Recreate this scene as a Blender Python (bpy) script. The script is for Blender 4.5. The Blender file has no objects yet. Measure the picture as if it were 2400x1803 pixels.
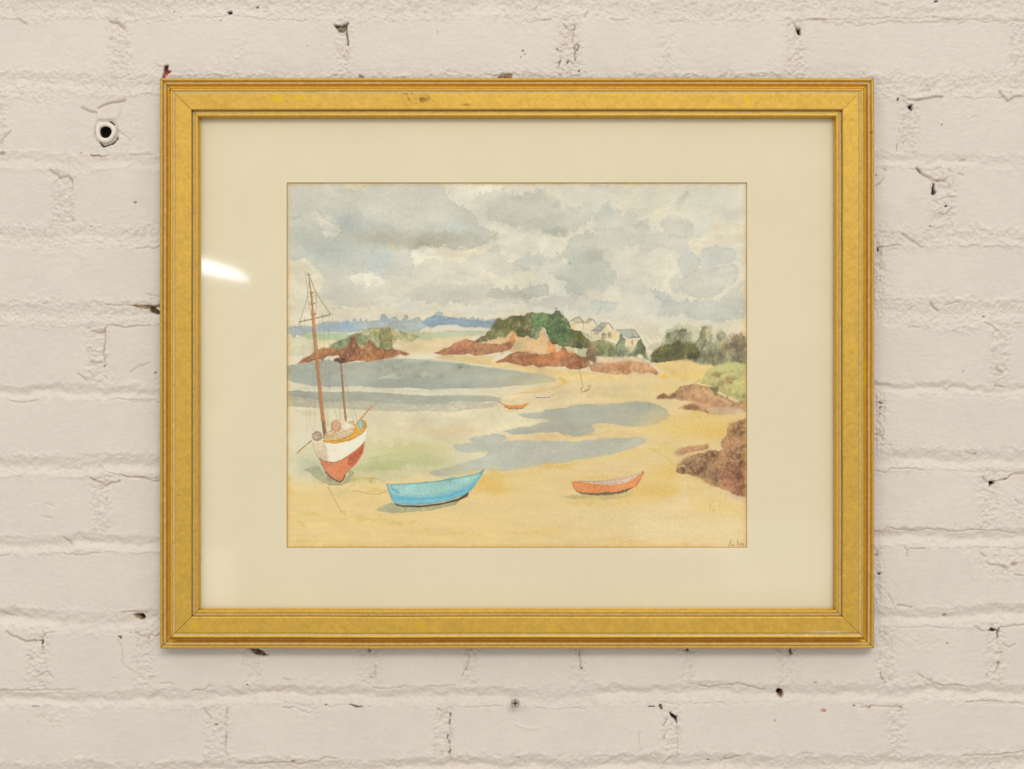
import bpy, math, random
import numpy as np

# ------------------------------------------------------------------ camera, world, lamps, exposure
S = 0.0004            # metres per photograph pixel at the wall face
D = 1.30              # camera distance from the wall face
C = bpy.context.scene.collection
scn = bpy.context.scene

cam_d = bpy.data.cameras.new('camera'); cam = bpy.data.objects.new('camera', cam_d); C.objects.link(cam)
cam.location = (0, -D, 0); cam.rotation_euler = (math.radians(90), 0, 0)
cam_d.sensor_width = 36; cam_d.lens = 36 * D / (2400 * S); cam_d.clip_start = 0.02; cam_d.clip_end = 50
scn.camera = cam

w = bpy.data.worlds.new('World'); scn.world = w; w.use_nodes = True
nt = w.node_tree; bg = nt.nodes['Background']
tc = nt.nodes.new('ShaderNodeTexCoord'); sx = nt.nodes.new('ShaderNodeSeparateXYZ')
mr = nt.nodes.new('ShaderNodeMapRange'); mr.inputs['From Min'].default_value = -0.8; mr.inputs['From Max'].default_value = 0.9
rp = nt.nodes.new('ShaderNodeValToRGB')
rp.color_ramp.elements[0].position = 0.0; rp.color_ramp.elements[0].color = (0.52, 0.47, 0.41, 1)
rp.color_ramp.elements[1].position = 1.0; rp.color_ramp.elements[1].color = (1.0, 0.96, 0.92, 1)
e = rp.color_ramp.elements.new(0.45); e.color = (0.56, 0.53, 0.49, 1)
nt.links.new(tc.outputs['Generated'], sx.inputs[0]); nt.links.new(sx.outputs['Z'], mr.inputs[0])
nt.links.new(mr.outputs[0], rp.inputs[0]); nt.links.new(rp.outputs[0], bg.inputs[0])
bg.inputs[1].default_value = 1.04
# soft bright patches added to the world for faint reflections in the picture glass
def world_patch(x0, x1, z0, z1, soft, amount, prev):
    L = nt.links; N = nt.nodes
    def m(op, a, b=None):
        n = N.new('ShaderNodeMath'); n.operation = op
        for i, v in enumerate((a, b)):
            if v is None: continue
            if hasattr(v, 'links'): L.new(v, n.inputs[i])
            else: n.inputs[i].default_value = v
        return n.outputs[0]
    ny = m('MULTIPLY', sx.outputs['Y'], -1.0); safe = m('MAXIMUM', ny, 0.05)
    u = m('DIVIDE', sx.outputs['X'], safe); v = m('DIVIDE', sx.outputs['Z'], safe)
    def band(t, lo, hi):
        a = N.new('ShaderNodeMapRange'); a.interpolation_type = 'SMOOTHSTEP'; a.inputs['From Min'].default_value = lo - soft; a.inputs['From Max'].default_value = lo + soft
        b_ = N.new('ShaderNodeMapRange'); b_.interpolation_type = 'SMOOTHSTEP'; b_.inputs['From Min'].default_value = hi - soft; b_.inputs['From Max'].default_value = hi + soft; b_.inputs['To Min'].default_value = 1; b_.inputs['To Max'].default_value = 0
        L.new(t, a.inputs[0]); L.new(t, b_.inputs[0]); return m('MULTIPLY', a.outputs[0], b_.outputs[0])
    k = m('MULTIPLY', m('MULTIPLY', band(u, x0, x1), band(v, z0, z1)), m('GREATER_THAN', ny, 0.1))
    ad = N.new('ShaderNodeMixRGB'); ad.blend_type = 'ADD'; ad.inputs[2].default_value = (amount, amount, amount * .98, 1)
    L.new(k, ad.inputs[0]); L.new(prev, ad.inputs[1]); return ad.outputs[0]
q_ = rp.outputs[0]
for a_ in [(.088, .165, -.121, -.082, .006, .95), (.118, .128, -.090, -.062, .003, .75), (.150, .24, -.150, -.095, .010, .6), (-.226, -.198, -.158, -.118, .008, .9), (-.225, -.205, -.165, -.02, .010, .4)]:
    q_ = world_patch(*a_, q_)
nt.links.new(q_, bg.inputs[0])

def area(name, loc, target, sx_, sy_, power, col):
    l = bpy.data.lights.new(name, 'AREA'); l.shape = 'RECTANGLE'; l.size = sx_; l.size_y = sy_
    l.energy = power; l.color = col
    o = bpy.data.objects.new(name, l); C.objects.link(o); o.location = loc
    d = np.array(target) - np.array(loc)
    from mathutils import Vector
    o.rotation_euler = Vector(d).to_track_quat('-Z', 'Y').to_euler()
    return o
area('room_or_added_light', (1.5, -7.5, 4.6), (0, 0, -0.05), 5.0, 2.0, 200, (1.0, 0.96, 0.89))
area('room_or_added_light', (0.20, -1.8, 0.92), (0, 0, -0.45), 1.1, 0.45, 3.0, (1.0, 0.96, 0.89))  # added lamp near the camera, put in so the wall dims towards its corners
area('room_or_added_light', (-2.2, -3.4, 1.9), (0, 0, 0), 1.3, 0.50, 15, (1.0, 0.95, 0.88))

scn.view_settings.view_transform = 'Standard'; scn.view_settings.look = 'None'
scn.view_settings.exposure = 0; scn.view_settings.gamma = 1
scn.render.resolution_x = 1024; scn.render.resolution_y = 769

# ------------------------------------------------------------------ helpers
rng = np.random.default_rng(7)

def lin(c):
    c = np.asarray(c, dtype=np.float64) / 255.0
    return np.where(c <= 0.04045, c / 12.92, ((c + 0.055) / 1.055) ** 2.4)

def noise(shape, scale, seed, oct=1, gain=0.5, aspect=1.0):
    """smooth random field with unit deviation; scale in grid cells"""
    r = np.random.default_rng(seed)
    H, W = shape; out = np.zeros(shape)
    fy = np.fft.fftfreq(H)[:, None]; fx = np.fft.rfftfreq(W)[None, :]
    a = 1.0; s = scale
    for k in range(oct):
        f = np.fft.rfft2(r.standard_normal(shape))
        g = np.exp(-((fx * s * aspect) ** 2 + (fy * s) ** 2) * 4.0)
        n = np.fft.irfft2(f * g, s=shape)
        out += a * (n - n.mean()) / (n.std() + 1e-9); a *= gain; s *= 0.5
    return out / out.std()

def sstep(a, b, x):
    t = np.clip((x - a) / (b - a), 0, 1); return t * t * (3 - 2 * t)

def seg_dist(X, Y, p, q):
    vx, vy = q[0] - p[0], q[1] - p[1]; L = vx * vx + vy * vy + 1e-9
    t = np.clip(((X - p[0]) * vx + (Y - p[1]) * vy) / L, 0, 1)
    return np.hypot(X - p[0] - t * vx, Y - p[1] - t * vy), t

def poly_sdf(X, Y, pts):
    """signed distance, positive inside"""
    d = np.full(X.shape, 1e9); ins = np.zeros(X.shape, bool); n = len(pts)
    for i in range(n):
        p, q = pts[i], pts[(i + 1) % n]
        d = np.minimum(d, seg_dist(X, Y, p, q)[0])
        if p[1] != q[1]:
            c = (p[1] > Y) != (q[1] > Y)
            xi = (q[0] - p[0]) * (Y - p[1]) / (q[1] - p[1]) + p[0]
            ins ^= c & (X < xi)
    return np.where(ins, d, -d)

def line_dist(X, Y, pts):
    d = np.full(X.shape, 1e9)
    for i in range(len(pts) - 1):
        d = np.minimum(d, seg_dist(X, Y, pts[i], pts[i + 1])[0])
    return d

def window(xs, ys, pts, pad):
    a = np.array(pts)
    i0, i1 = np.searchsorted(xs, [a[:, 0].min() - pad, a[:, 0].max() + pad])
    j0, j1 = np.searchsorted(ys, [a[:, 1].min() - pad, a[:, 1].max() + pad])
    return slice(j0, j1), slice(i0, i1)

def to_world(px, py, d):
    """photograph pixel seen at distance d in front of the wall face -> world"""
    k = S * (D - d) / D
    return (px - 1200.0) * k, -d, (901.5 - py) * k

def grid_mesh(name, P, mat, parent=None, col=None, smooth=True, mat_ids=None, mats=None):
    """P: (H,W,3) positions -> quad sheet"""
    H, W = P.shape[:2]
    me = bpy.data.meshes.new(name)
    me.vertices.add(H * W); me.vertices.foreach_set('co', P.reshape(-1).astype(np.float32))
    idx = np.arange(H * W).reshape(H, W)
    q = np.stack([idx[:-1, :-1], idx[1:, :-1], idx[1:, 1:], idx[:-1, 1:]], -1).reshape(-1, 4)
    nq = len(q)
    me.loops.add(nq * 4); me.loops.foreach_set('vertex_index', q.reshape(-1).astype(np.int32))
    me.polygons.add(nq)
    me.polygons.foreach_set('loop_start', (np.arange(nq) * 4).astype(np.int32))
    me.polygons.foreach_set('loop_total', np.full(nq, 4, np.int32))
    for m in (mats or [mat]): me.materials.append(m)
    if mat_ids is not None: me.polygons.foreach_set('material_index', mat_ids.astype(np.int32))
    me.polygons.foreach_set('use_smooth', np.full(nq, smooth))
    me.update(calc_edges=True)
    if col is not None:
        ca = me.color_attributes.new('tint', 'FLOAT_COLOR', 'POINT')
        c4 = np.ones((H * W, 4), np.float32); c4[:, :3] = col.reshape(-1, 3)
        ca.data.foreach_set('color', c4.reshape(-1))
    me.validate()
    o = bpy.data.objects.new(name, me); C.objects.link(o)
    if parent: o.parent = parent
    return o

def bsdf_mat(name, rough=0.6, metal=0.0, color=None, attr=False, spec=0.5):
    m = bpy.data.materials.new(name); m.use_nodes = True
    b = m.node_tree.nodes['Principled BSDF']
    b.inputs['Roughness'].default_value = rough; b.inputs['Metallic'].default_value = metal
    b.inputs['Specular IOR Level'].default_value = spec
    if color is not None: b.inputs['Base Color'].default_value = (*color, 1)
    if attr:
        a = m.node_tree.nodes.new('ShaderNodeAttribute'); a.attribute_name = 'tint'
        m.node_tree.links.new(a.outputs['Color'], b.inputs['Base Color'])
    return m, b

def add_bump(m, b, scale, dist, strength=1.0, detail=4, stretch=None, src='Object'):
    n = m.node_tree.nodes; L = m.node_tree.links
    t = n.new('ShaderNodeTexCoord'); no = n.new('ShaderNodeTexNoise'); bu = n.new('ShaderNodeBump')
    no.inputs['Scale'].default_value = scale; no.inputs['Detail'].default_value = detail
    bu.inputs['Distance'].default_value = dist; bu.inputs['Strength'].default_value = strength
    if stretch:
        mp = n.new('ShaderNodeMapping'); mp.inputs['Scale'].default_value = stretch
        L.new(t.outputs[src], mp.inputs[0]); L.new(mp.outputs[0], no.inputs['Vector'])
    else: L.new(t.outputs[src], no.inputs['Vector'])
    L.new(no.outputs['Fac'], bu.inputs['Height']); L.new(bu.outputs[0], b.inputs['Normal'])

def tint_noise(m, b, scale, amt, detail=5):
    """multiply whatever feeds the base colour with a fine procedural mottling"""
    n = m.node_tree.nodes; L = m.node_tree.links
    t = n.new('ShaderNodeTexCoord'); no = n.new('ShaderNodeTexNoise'); mrr = n.new('ShaderNodeMapRange')
    no.inputs['Scale'].default_value = scale; no.inputs['Detail'].default_value = detail
    mrr.inputs['From Min'].default_value = 0.25; mrr.inputs['From Max'].default_value = 0.75
    mrr.inputs['To Min'].default_value = 1 - amt; mrr.inputs['To Max'].default_value = 1 + amt
    vm = n.new('ShaderNodeVectorMath'); vm.operation = 'SCALE'
    src = b.inputs['Base Color'].links[0].from_socket
    L.new(t.outputs['Object'], no.inputs['Vector']); L.new(no.outputs['Fac'], mrr.inputs[0])
    L.new(src, vm.inputs[0]); L.new(mrr.outputs[0], vm.inputs['Scale'])
    L.new(vm.outputs[0], b.inputs['Base Color'])

def tag(o, label, cat, group=None, kind=None):
    o['label'] = label; o['category'] = cat
    if group: o['group'] = group
    if kind: o['kind'] = kind
    return o

def empty(name, loc):
    o = bpy.data.objects.new(name, None); C.objects.link(o); o.location = loc
    o.empty_display_size = 0.05
    bpy.context.view_layer.update(); return o

def adopt(o, p):
    """parent keeping the world place"""
    o.parent = p; o.matrix_parent_inverse = p.matrix_world.inverted()

# ------------------------------------------------------------------ the painted brick wall
def axis(lo, hi, step, n, grow):
    core = np.arange(lo, hi + step, step); st = step * grow ** np.arange(1, n)
    ext = np.cumsum(st)
    return np.concatenate([(core[0] - ext)[::-1], core, core[-1] + ext])
wx = axis(-120, 2520, 2.0, 150, 1.018); wy = axis(-100, 1900, 2.0, 130, 1.018)
X, Y = np.meshgrid(wx, wy); shp = X.shape
n_a = noise(shp, 9, 11, 3, 0.6); n_b = noise(shp, 9, 12, 3, 0.6); n_big = noise(shp, 60, 13, 2)
n_big2 = noise(shp, 45, 19, 2)
lump = noise(shp, 4.2, 14, 3, 0.65); lump2 = noise(shp, 7, 15, 3, 0.7)
peel = noise(shp, 2.2, 16, 2, 0.7); strokes = noise(shp, 3.0, 17, 2, 0.6, aspect=5.0)
drag = noise(shp, 5, 18, 2, 0.6, aspect=2.5)
Xw = X + 2.2 * n_a + 2.5 * n_big2; Yw = Y + 2.6 * n_b + 4.2 * n_big

# bed joints: (top at left, top at right, bottom at left, bottom at right, depth, roughness)
J = [(-170, -172, -132, -134, 5, 1.0), (3, 2, 46, 45, 1.7, 1.15), (183, 178, 224, 225, 2.1, 1.2), (357, 362, 397, 394, 3.2, 0.85),
     (528, 538, 573, 573, 2.5, 1.2), (713, 704, 757, 758, 3.6, 1.1), (902, 898, 937, 924, 6.2, 0.7),
     (1071, 1054, 1118, 1101, 5.8, 0.9), (1256, 1244, 1298, 1285, 6.6, 0.8), (1434, 1422, 1480, 1467, 7.5, 0.8),
     (1619, 1604, 1659, 1646, 8.0, 0.9), (1790, 1766, 1832, 1812, 8.5, 1.0), (1966, 1950, 2006, 1994, 8, 1)]
for k in range(1, 5):
    J.append((J[-1][0] + 178, J[-1][1] + 178, J[-1][2] + 178, J[-1][3] + 178, 7, 1))
J = sorted(J, key=lambda r: r[0])
while J[0][0] > -1000: J.insert(0, tuple(v - 178 if i < 4 else v for i, v in enumerate(J[0])))
tt = np.clip(Xw, -400, 2800) / 2400.0
h = 0.5 * n_big + 0.13 * peel + 0.05 * strokes + 0.07 * drag
rough = np.zeros(shp)
course = np.zeros(shp, int)
for k, (a0, a1, b0, b1, dep, ro) in enumerate(J):
    yt = a0 + (a1 - a0) * tt; yb = b0 + (b1 - b0) * tt
    v = (Yw - yt) / (yb - yt)
    # struck joint: a small lip under the upper brick, then a hollow that rises again to the lower brick
    inside = 0.16 * sstep(-0.04, 0.06, v) * (1 - sstep(0.3, 0.9, v))
    hollow = sstep(-0.02, 0.52, v) * (1 - sstep(0.50, 0.96, v))
    depth = 0.86 * dep * (1 + 0.30 * n_big); inside = inside + 0.95 * hollow + 0.10 * sstep(.86, .92, v) * (1 - sstep(.97, 1.05, v))
    h -= inside * depth
    # squeezed rim of paint and mortar at the brick edges
    h += 0.9 * np.exp(-((v + 0.10) / 0.09) ** 2) * np.clip(0.3 + n_a, 0, 2) * ro * 0.7
    h += 0.9 * np.exp(-((v - 1.03) / 0.07) ** 2) * np.clip(0.3 + n_b, 0, 2)
    # hairline under the joint, on and off
    on = sstep(0.25, 0.9, noise(shp, 26, 100 + k, 1, aspect=2.5))
    h -= 2.3 * np.exp(-((v - 1.10) / 0.035) ** 2) * on
    rough = np.maximum(rough, (0.75 if ro > .95 else 0.5) * ro * np.exp(-np.maximum(0, np.abs(v - 0.42) - 0.42) ** 2 / 0.10))
    course += (Y > (yt + yb) / 2)
# perpends: course index counted from the joint above
tops = [j[2] for j in J]
base_i = [i for i, j in enumerate(J) if j[0] == 3][0]
perp = {-1: [(1418, 1470), (640, 660), (2050, 2080)],
        0: [(262, 298), (795, 815), (1310, 1352), (1846, 1880), (2376, 2412)],
        1: [(-30, 8), (500, 530), (1050, 1080), (1600, 1630), (2116, 2146)],
        2: [(130, 168), (700, 730), (1250, 1280), (1800, 1830), (2184, 2232)],
        3: [(-60, -25), (480, 510), (1010, 1040), (1540, 1570), (2040, 2066), (2560, 2590)],
        4: [(210, 246), (760, 790), (1280, 1310), (1820, 1850), (2330, 2358)],
        5: [(-70, -40), (500, 530), (1040, 1070), (1560, 1590), (2044, 2066), (2570, 2600)],
        6: [(222, 250), (760, 790), (1280, 1310), (1820, 1850), (2302, 2334)],
        7: [(-50, -20), (500, 530), (1040, 1070), (1560, 1590), (2040, 2060), (2580, 2610)],
        8: [(70, 108), (322, 354), (572, 606), (846, 884), (1090, 1114), (1338, 1366), (1602, 1618), (1828, 1856), (2062, 2092), (2318, 2346)],
        9: [(486, 531), (1022, 1056), (1556, 1588), (2088, 2114), (2620, 2650)],
        10: [(230, 260), (760, 790), (1290, 1320), (1830, 1860), (2350, 2380)]}
for ci in range(len(J) - 1):
    rel = ci - base_i
    lst = perp.get(rel, [(x, x + 30) for x in range(-1000 + 265 * (ci % 2), 3600, 530)])
    lst = list(lst) + [(x, x + 30) for x in range(2900 + 265 * (ci % 2), 4200, 530)] + [(x, x + 30) for x in range(-300 - 265 * (ci % 2), -1800, -530)]
    j0 = J[ci]; j1 = J[ci + 1]
    yt = j0[2] + (j0[3] - j0[2]) * tt; yb = j1[0] + (j1[1] - j1[0]) * tt
    iny = sstep(-6, 4, Yw - yt) * (1 - sstep(-6, 4, Yw - yb))
    shallow = 0.9 if rel < 4 else 1.6
    # each brick sits a little in or out of the wall, with a slight tilt
    edges = sorted([(a + b) / 2 for a, b in lst])
    r2 = np.random.default_rng(500 + ci)
    idx = np.searchsorted(edges, X[0]); offs = r2.uniform(-0.9, 0.9, len(edges) + 1); tlt = r2.uniform(-0.010, 0.010, len(edges) + 1)
    inb = sstep(-2, 8, Yw - yt) * (1 - sstep(-8, 2, Yw - yb))
    mid = (yt + yb) / 2
    h += inb * (offs[idx][None, :] + tlt[idx][None, :] * (Y - mid))
    for a, b in lst:
        if b < wx[0] or a > wx[-1]: continue
        sl = (slice(None), slice(*np.searchsorted(wx, [a - 40, b + 40])))
        m = sstep(a - 5, a + 5, Xw[sl]) * (1 - sstep(b - 5, b + 4, Xw[sl])) * iny[sl]
        h[sl] -= shallow * m
        # crisp crack on the right side of the joint
        h[sl] -= 1.8 * np.exp(-((Xw[sl] - b) / 1.6) ** 2) * iny[sl] * sstep(-0.3, 0.8, n_a[sl])
        r = np.exp(-np.maximum(0, np.abs(X[sl] - (a + b) / 2) - (b - a) * 0.45) ** 2 / 160.0) * iny[sl]
        rough[sl] = np.maximum(rough[sl], 1.35 * r)
# rough patches where mortar was smeared
for (cx, cy, rx, ry, am) in [(2360, 1320, 55, 32, 1.8), (2240, 770, 70, 12, 1.6), (2075, 560, 50, 28, 1.5), (640, 20, 90, 26, 0.7),
                             (1500, 12, 120, 22, 1.0), (340, 180, 60, 30, 0.7), (2380, 1200, 30, 40, 1.2), (740, 1610, 90, 26, 1.0),
                             (130, 1680, 60, 22, 0.8), (2075, 1430, 40, 50, 0.7), (130, 560, 80, 40, 0.8), (90, 720, 90, 26, 1.0),
                             (2160, 1600, 70, 24, 1.0), (60, 230, 90, 18, 1.0), (2070, 680, 25, 60, 0.8), (1560, 120, 22, 60, 0.8),
                             (560, 120, 22, 50, 0.5), (2320, 1790, 120, 24, 1.4), (270, 330, 60, 40, 0.7), (2140, 1500, 60, 20, 0.6)]:
    rough = np.maximum(rough, am * np.exp(-((X - cx) / rx) ** 2 - ((Y - cy) / ry) ** 2))
h += rough * (0.60 * lump + 0.35 * np.abs(lump2) + 0.55 * peel) * 0.95
# pimples and pocks in the paint
pim = noise(shp, 1.8, 21); pim2 = noise(shp, 40, 22)
h += 1.1 * sstep(2.9, 3.9, pim + 0.5 * pim2); h -= 1.1 * sstep(3.1, 3.9, -pim + 0.5 * pim2)

WALL = np.array([0.708, 0.655, 0.598])
col = np.empty(shp + (3,)); col[:] = WALL
col *= (1 + 0.010 * n_big + 0.008 * n_a)[..., None]
ochre = np.array([0.50, 0.38, 0.20])
# dirt lodged in the cracks of the rough mortar, brownish
dirt = np.clip(rough, 0, 1.2) * sstep(1.0, 2.4, -lump + 0.5 * noise(shp, 14, 31)) * 0.22
col = col * (1 - dirt[..., None]) + ochre * dirt[..., None]

BLACK = (0.012, 0.008, 0.006); BROWN = (0.10, 0.055, 0.025); RED = (0.26, 0.055, 0.025); GREEN = (0.22, 0.20, 0.11); TAN = (0.36, 0.25, 0.14)
ORANGE = (0.50, 0.20, 0.07); DRED = (0.10, 0.02, 0.012)
def hole(pts, depth, c, soft=1.6, jag=0.6, a=1.0):
    global h, col
    sl = window(wx, wy, pts, 12)
    xx = X[sl] + jag * n_a[sl] * 1.2; yy = Y[sl] + jag * n_b[sl] * 1.2
    d = poly_sdf(xx, yy, pts); m = sstep(-soft * 0.6, soft, d)
    h[sl] -= depth * m
    mc = (sstep(-soft * 0.5, soft * 0.6, d) * a)[..., None]
    col[sl] = col[sl] * (1 - mc) + np.array(c) * (1 + 0.25 * lump[sl])[..., None] * mc
def ell(cx, cy, rx, ry, n=14, rot=0.0):
    c, s = math.cos(rot), math.sin(rot)
    return [(cx + rx * math.cos(t) * c - ry * math.sin(t) * s, cy + rx * math.cos(t) * s + ry * math.sin(t) * c)
            for t in np.linspace(0, 2 * math.pi, n, endpoint=False)]
def crack(pts, wd, depth, c=None, a=0.8, lip=0.0, jag=1.0):
    global h, col
    sl = window(wx, wy, pts, 16)
    d = line_dist(X[sl] + jag * n_a[sl], Y[sl] + jag * n_b[sl], pts)
    m = np.exp(-(d / wd) ** 2); h[sl] -= depth * m
    if lip: h[sl] += lip * np.exp(-((d - wd * 2.2) / wd) ** 2)
    if c is not None:
        mc = (np.exp(-(d / (wd * 0.9)) ** 2) * a)[..., None]
        col[sl] = col[sl] * (1 - mc) + np.array(c) * mc
def ridge(pts, hgt, soft=3.0):
    global h
    sl = window(wx, wy, pts, 16)
    d = poly_sdf(X[sl] + n_a[sl], Y[sl] + n_b[sl], pts); h[sl] += hgt * sstep(-soft * 0.4, soft, d)

# top strip
hole([(530, 27), (543, 26), (544, 33), (538, 35)], 16, BLACK); hole(ell(603, 18, 3, 2.4), 5, BROWN); hole(ell(517, 49, 3, 2), 2, TAN)
crack([(255, 52), (278, 55), (293, 67)], 2.4, 3.5, TAN, 0.7); crack([(45, 48), (62, 57)], 2, 2.5, TAN, 0.4)
hole([(782, 56), (798, 62), (814, 56), (812, 68), (806, 76), (794, 76), (786, 64)], 6, GREEN); crack([(788, 62), (803, 61), (815, 54)], 1.6, 9, BLACK)
crack([(812, 62), (813, 78), (815, 92), (816, 105)], 1.7, 10, BLACK); crack([(812, 115), (817, 130)], 1.4, 3, TAN, 0.5)
for x, y, r in [(1226, 120, 2.3), (1230, 128, 1.9), (1220, 135, 1.6), (1306, 115, 2.4), (1256, 16, 1.6), (721, 108, 1.6), (408, 26, 1.6), (1026, 75, 1.5)]: hole(ell(x, y, r, r), 3, BROWN)
crack([(1346, 60), (1349, 66), (1344, 72)], 1.8, 4, GREEN); crack([(1320, 55), (1332, 68), (1344, 80), (1340, 98)], 2, 3.5, TAN, .45)
crack([(1344, 108), (1350, 104), (1354, 112), (1352, 120), (1346, 118), (1344, 108)], 1.3, 4, BROWN, .8); crack([(1348, 124), (1349, 142)], 1.2, 6, BLACK)
crack([(1314, 146), (1312, 155)], 1.4, 6, BLACK); crack([(1328, 150), (1332, 144)], 1.6, 5, BROWN); hole(ell(1356, 167, 2.4, 2), 5, BROWN)
hole([(1866, 66), (1877, 66), (1877, 83), (1871, 80)], 22, BLACK, 1.2, .3); crack([(1858, 56), (1866, 66)], 1.6, 3, TAN, .6)
hole([(384, 153), (394, 152), (394, 163), (404, 169), (396, 172), (388, 182), (379, 182), (383, 170)], 5, RED); hole([(386, 156), (392, 157), (391, 166), (386, 168)], 4, DRED); hole(ell(388, 176, 3, 4), 1, ORANGE); crack([(365, 148), (374, 155), (382, 158)], 1.7, 2.5, TAN, .4)
hole([(1168, 184), (1172, 176), (1184, 174), (1190, 171), (1200, 174), (1200, 188), (1168, 188)], 3, TAN, 1.4, 1.0); crack([(1171, 178), (1180, 183), (1198, 182)], 1, 2, BROWN, .6)
hole([(838, 184), (842, 172), (848, 176), (856, 188), (838, 188)], 3, TAN, 1.6, 1.0, .8); crack([(1378, 26), (1372, 38)], 1.8, 3, TAN, .4)
for x in (1250, 1432, 1895, 2210): crack([(x, 44), (x + 18, 47), (x + 40, 45)], 1.5, 2.8, ochre, .45)
crack([(1890, 48), (1940, 45), (1990, 47), (2060, 42), (2130, 44), (2180, 40), (2230, 46), (2330, 44)], 1.4, 2.0, ochre, .35)
hole(ell(2194, 3, 5, 3), 5, BROWN); crack([(1568, 52), (1615, 48)], 1.2, 2.2, TAN, .3)
# left column
crack([(191, 254), (208, 261), (226, 265)], 2.8, 4.0, TAN, .55); crack([(231, 254), (246, 246), (264, 241), (292, 236)], 2.8, 4.5, TAN, .6)
ridge([(226, 262), (248, 248), (290, 238), (284, 262), (276, 280), (230, 280)], 2.2)
hole(ell(248, 310, 31, 33), 4.0, WALL, 4.0, 1.5, 0); hole(ell(247.5, 309.5, 16.5, 16.5), 34, BLACK, 1.5, 0)
hole([(253, 285), (259, 284), (268, 293), (264, 296), (256, 290)], 14, DRED, 1.2, .4); hole([(232, 332), (244, 341), (258, 337), (270, 328), (277, 318), (276, 326), (266, 336), (250, 344), (240, 345)], 12, DRED, 1.2, .5)
crack([(222, 296), (224, 310)], 1.3, 3, TAN, .7); crack([(271, 298), (276, 312)], 1.5, 3, TAN, .5)
hole([(208, 362), (222, 360), (236, 363), (258, 364), (240, 366), (212, 365)], 3, RED, 1.2, 1.2, .8); hole(ell(189, 359, 2, 1.4), 3, BROWN)
crack([(277, 306), (292, 320), (305, 332)], 3.0, 3, None); crack([(305, 332), (306, 348), (298, 360)], 2, 2, None)
crack([(302, 363), (330, 364), (358, 363)], 1.2, 2, TAN, .3); hole(ell(8, 358, 6, 4), 2.5, TAN, 2, 1.4, .7); crack([(0, 335), (14, 318), (26, 306)], 2, 2.8, TAN, .4)
crack([(118, 400), (132, 410), (140, 417), (160, 413), (169, 422)], 2.4, 4.5, TAN, .5); crack([(168, 422), (168, 440)], 1.4, 3, TAN, .3)
hole(ell(316, 474, 3.0, 2.4), 4, TAN); crack([(312, 490), (315, 496), (319, 488)], 1.2, 1.4, None); crack([(210, 532), (214, 534)], 1.6, 3, BROWN, .6)
crack([(320, 583), (345, 580), (362, 584), (376, 576)], 1.3, 3, TAN, .4); crack([(345, 691), (360, 694), (376, 696)], 1.2, 3, BROWN, .3)
crack([(250, 714), (300, 715), (345, 716)], 1.2, 3, TAN, .45); hole([(306, 715), (376, 714), (376, 719), (358, 722), (342, 724), (322, 721)], 6, (.33, .24, .13), 2, .8); hole([(352, 719), (362, 716), (372, 728), (376, 738), (364, 736), (352, 730)], 10, (.12, .08, .03), 2, 1.6)
hole([(367, 726), (373, 728), (373, 734)], 8, BLACK, 1.2, .3)
crack([(250, 764), (258, 762), (280, 766), (300, 767), (318, 764), (352, 763)], 1.5, 3.5, TAN, .45); crack([(214, 777), (232, 781), (244, 777), (248, 768)], 2.0, 4, TAN, .55); crack([(244, 778), (245, 800), (244, 830), (244, 850)], 1.2, 4, TAN, .6)
hole(ell(243, 859, 2, 3), 3, (.3, .3, .08)); crack([(214, 850), (228, 852), (238, 850)], 1.5, 3, TAN, .4); crack([(184, 878), (194, 884), (202, 892)], 1.8, 3, TAN, .5); crack([(305, 874), (322, 860), (346, 852)], 1.5, 2, TAN, .35); hole(ell(366, 876, 4, 3), 3, TAN, 2, 1, .6)
crack([(20, 938), (34, 942), (48, 941), (54, 943), (86, 939)], 1.5, 2.8, TAN, .35); crack([(272, 934), (300, 937), (340, 938), (372, 937)], 1.1, 2.6, TAN, .35)
crack([(232, 1090), (242, 1103), (258, 1110), (276, 1116)], 2, 3.2, None); crack([(280, 1112), (296, 1118), (322, 1118), (344, 1122), (362, 1128), (376, 1125)], 1.7, 4.5, TAN, .6)
crack([(212, 1120), (226, 1128), (246, 1138), (258, 1133), (280, 1128)], 2, 4.5, TAN, .65); crack([(249, 1140), (252, 1158)], 1.3, 2.5, None); hole(ell(250, 1169, 2.2, 1.8), 3, BROWN, 1.2, .3, .7)
crack([(104, 1182), (116, 1186), (126, 1190)], 1.6, 2.2, None); crack([(100, 1210), (112, 1214), (122, 1215)], 1.3, 2.4, TAN, .25)
crack([(150, 1262), (160, 1268), (166, 1278)], 1.8, 4, TAN, .4); crack([(0, 1303), (24, 1300)], 1.2, 2.2, TAN, .3); crack([(150, 1297), (172, 1299), (190, 1302), (212, 1297), (236, 1296)], 1.4, 3.2, TAN, .45)
crack([(0, 1434), (12, 1438), (22, 1443), (40, 1448)], 1.6, 4, TAN, .4); crack([(285, 1436), (310, 1434), (344, 1437)], 1.4, 4, TAN, .5)
hole([(312, 1441), (322, 1438), (338, 1442), (340, 1453), (330, 1456), (318, 1450)], 7, (.30, .21, .10), 2.4, .8); hole([(326, 1440), (335, 1439), (339, 1449), (329, 1450)], 20, BLACK, 1.4, .4)
crack([(15, 1480), (30, 1492), (42, 1494), (60, 1502), (80, 1505), (98, 1502)], 1.9, 4.2, TAN, .6); crack([(98, 1498), (104, 1488), (112, 1483), (128, 1482)], 1.5, 2.6, TAN, .4)
hole([(97, 1504), (101, 1498), (101, 1512), (98, 1510)], 14, BLACK, 1.2, .2); crack([(100, 1512), (100, 1524)], 1.2, 4, RED, .6)
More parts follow.
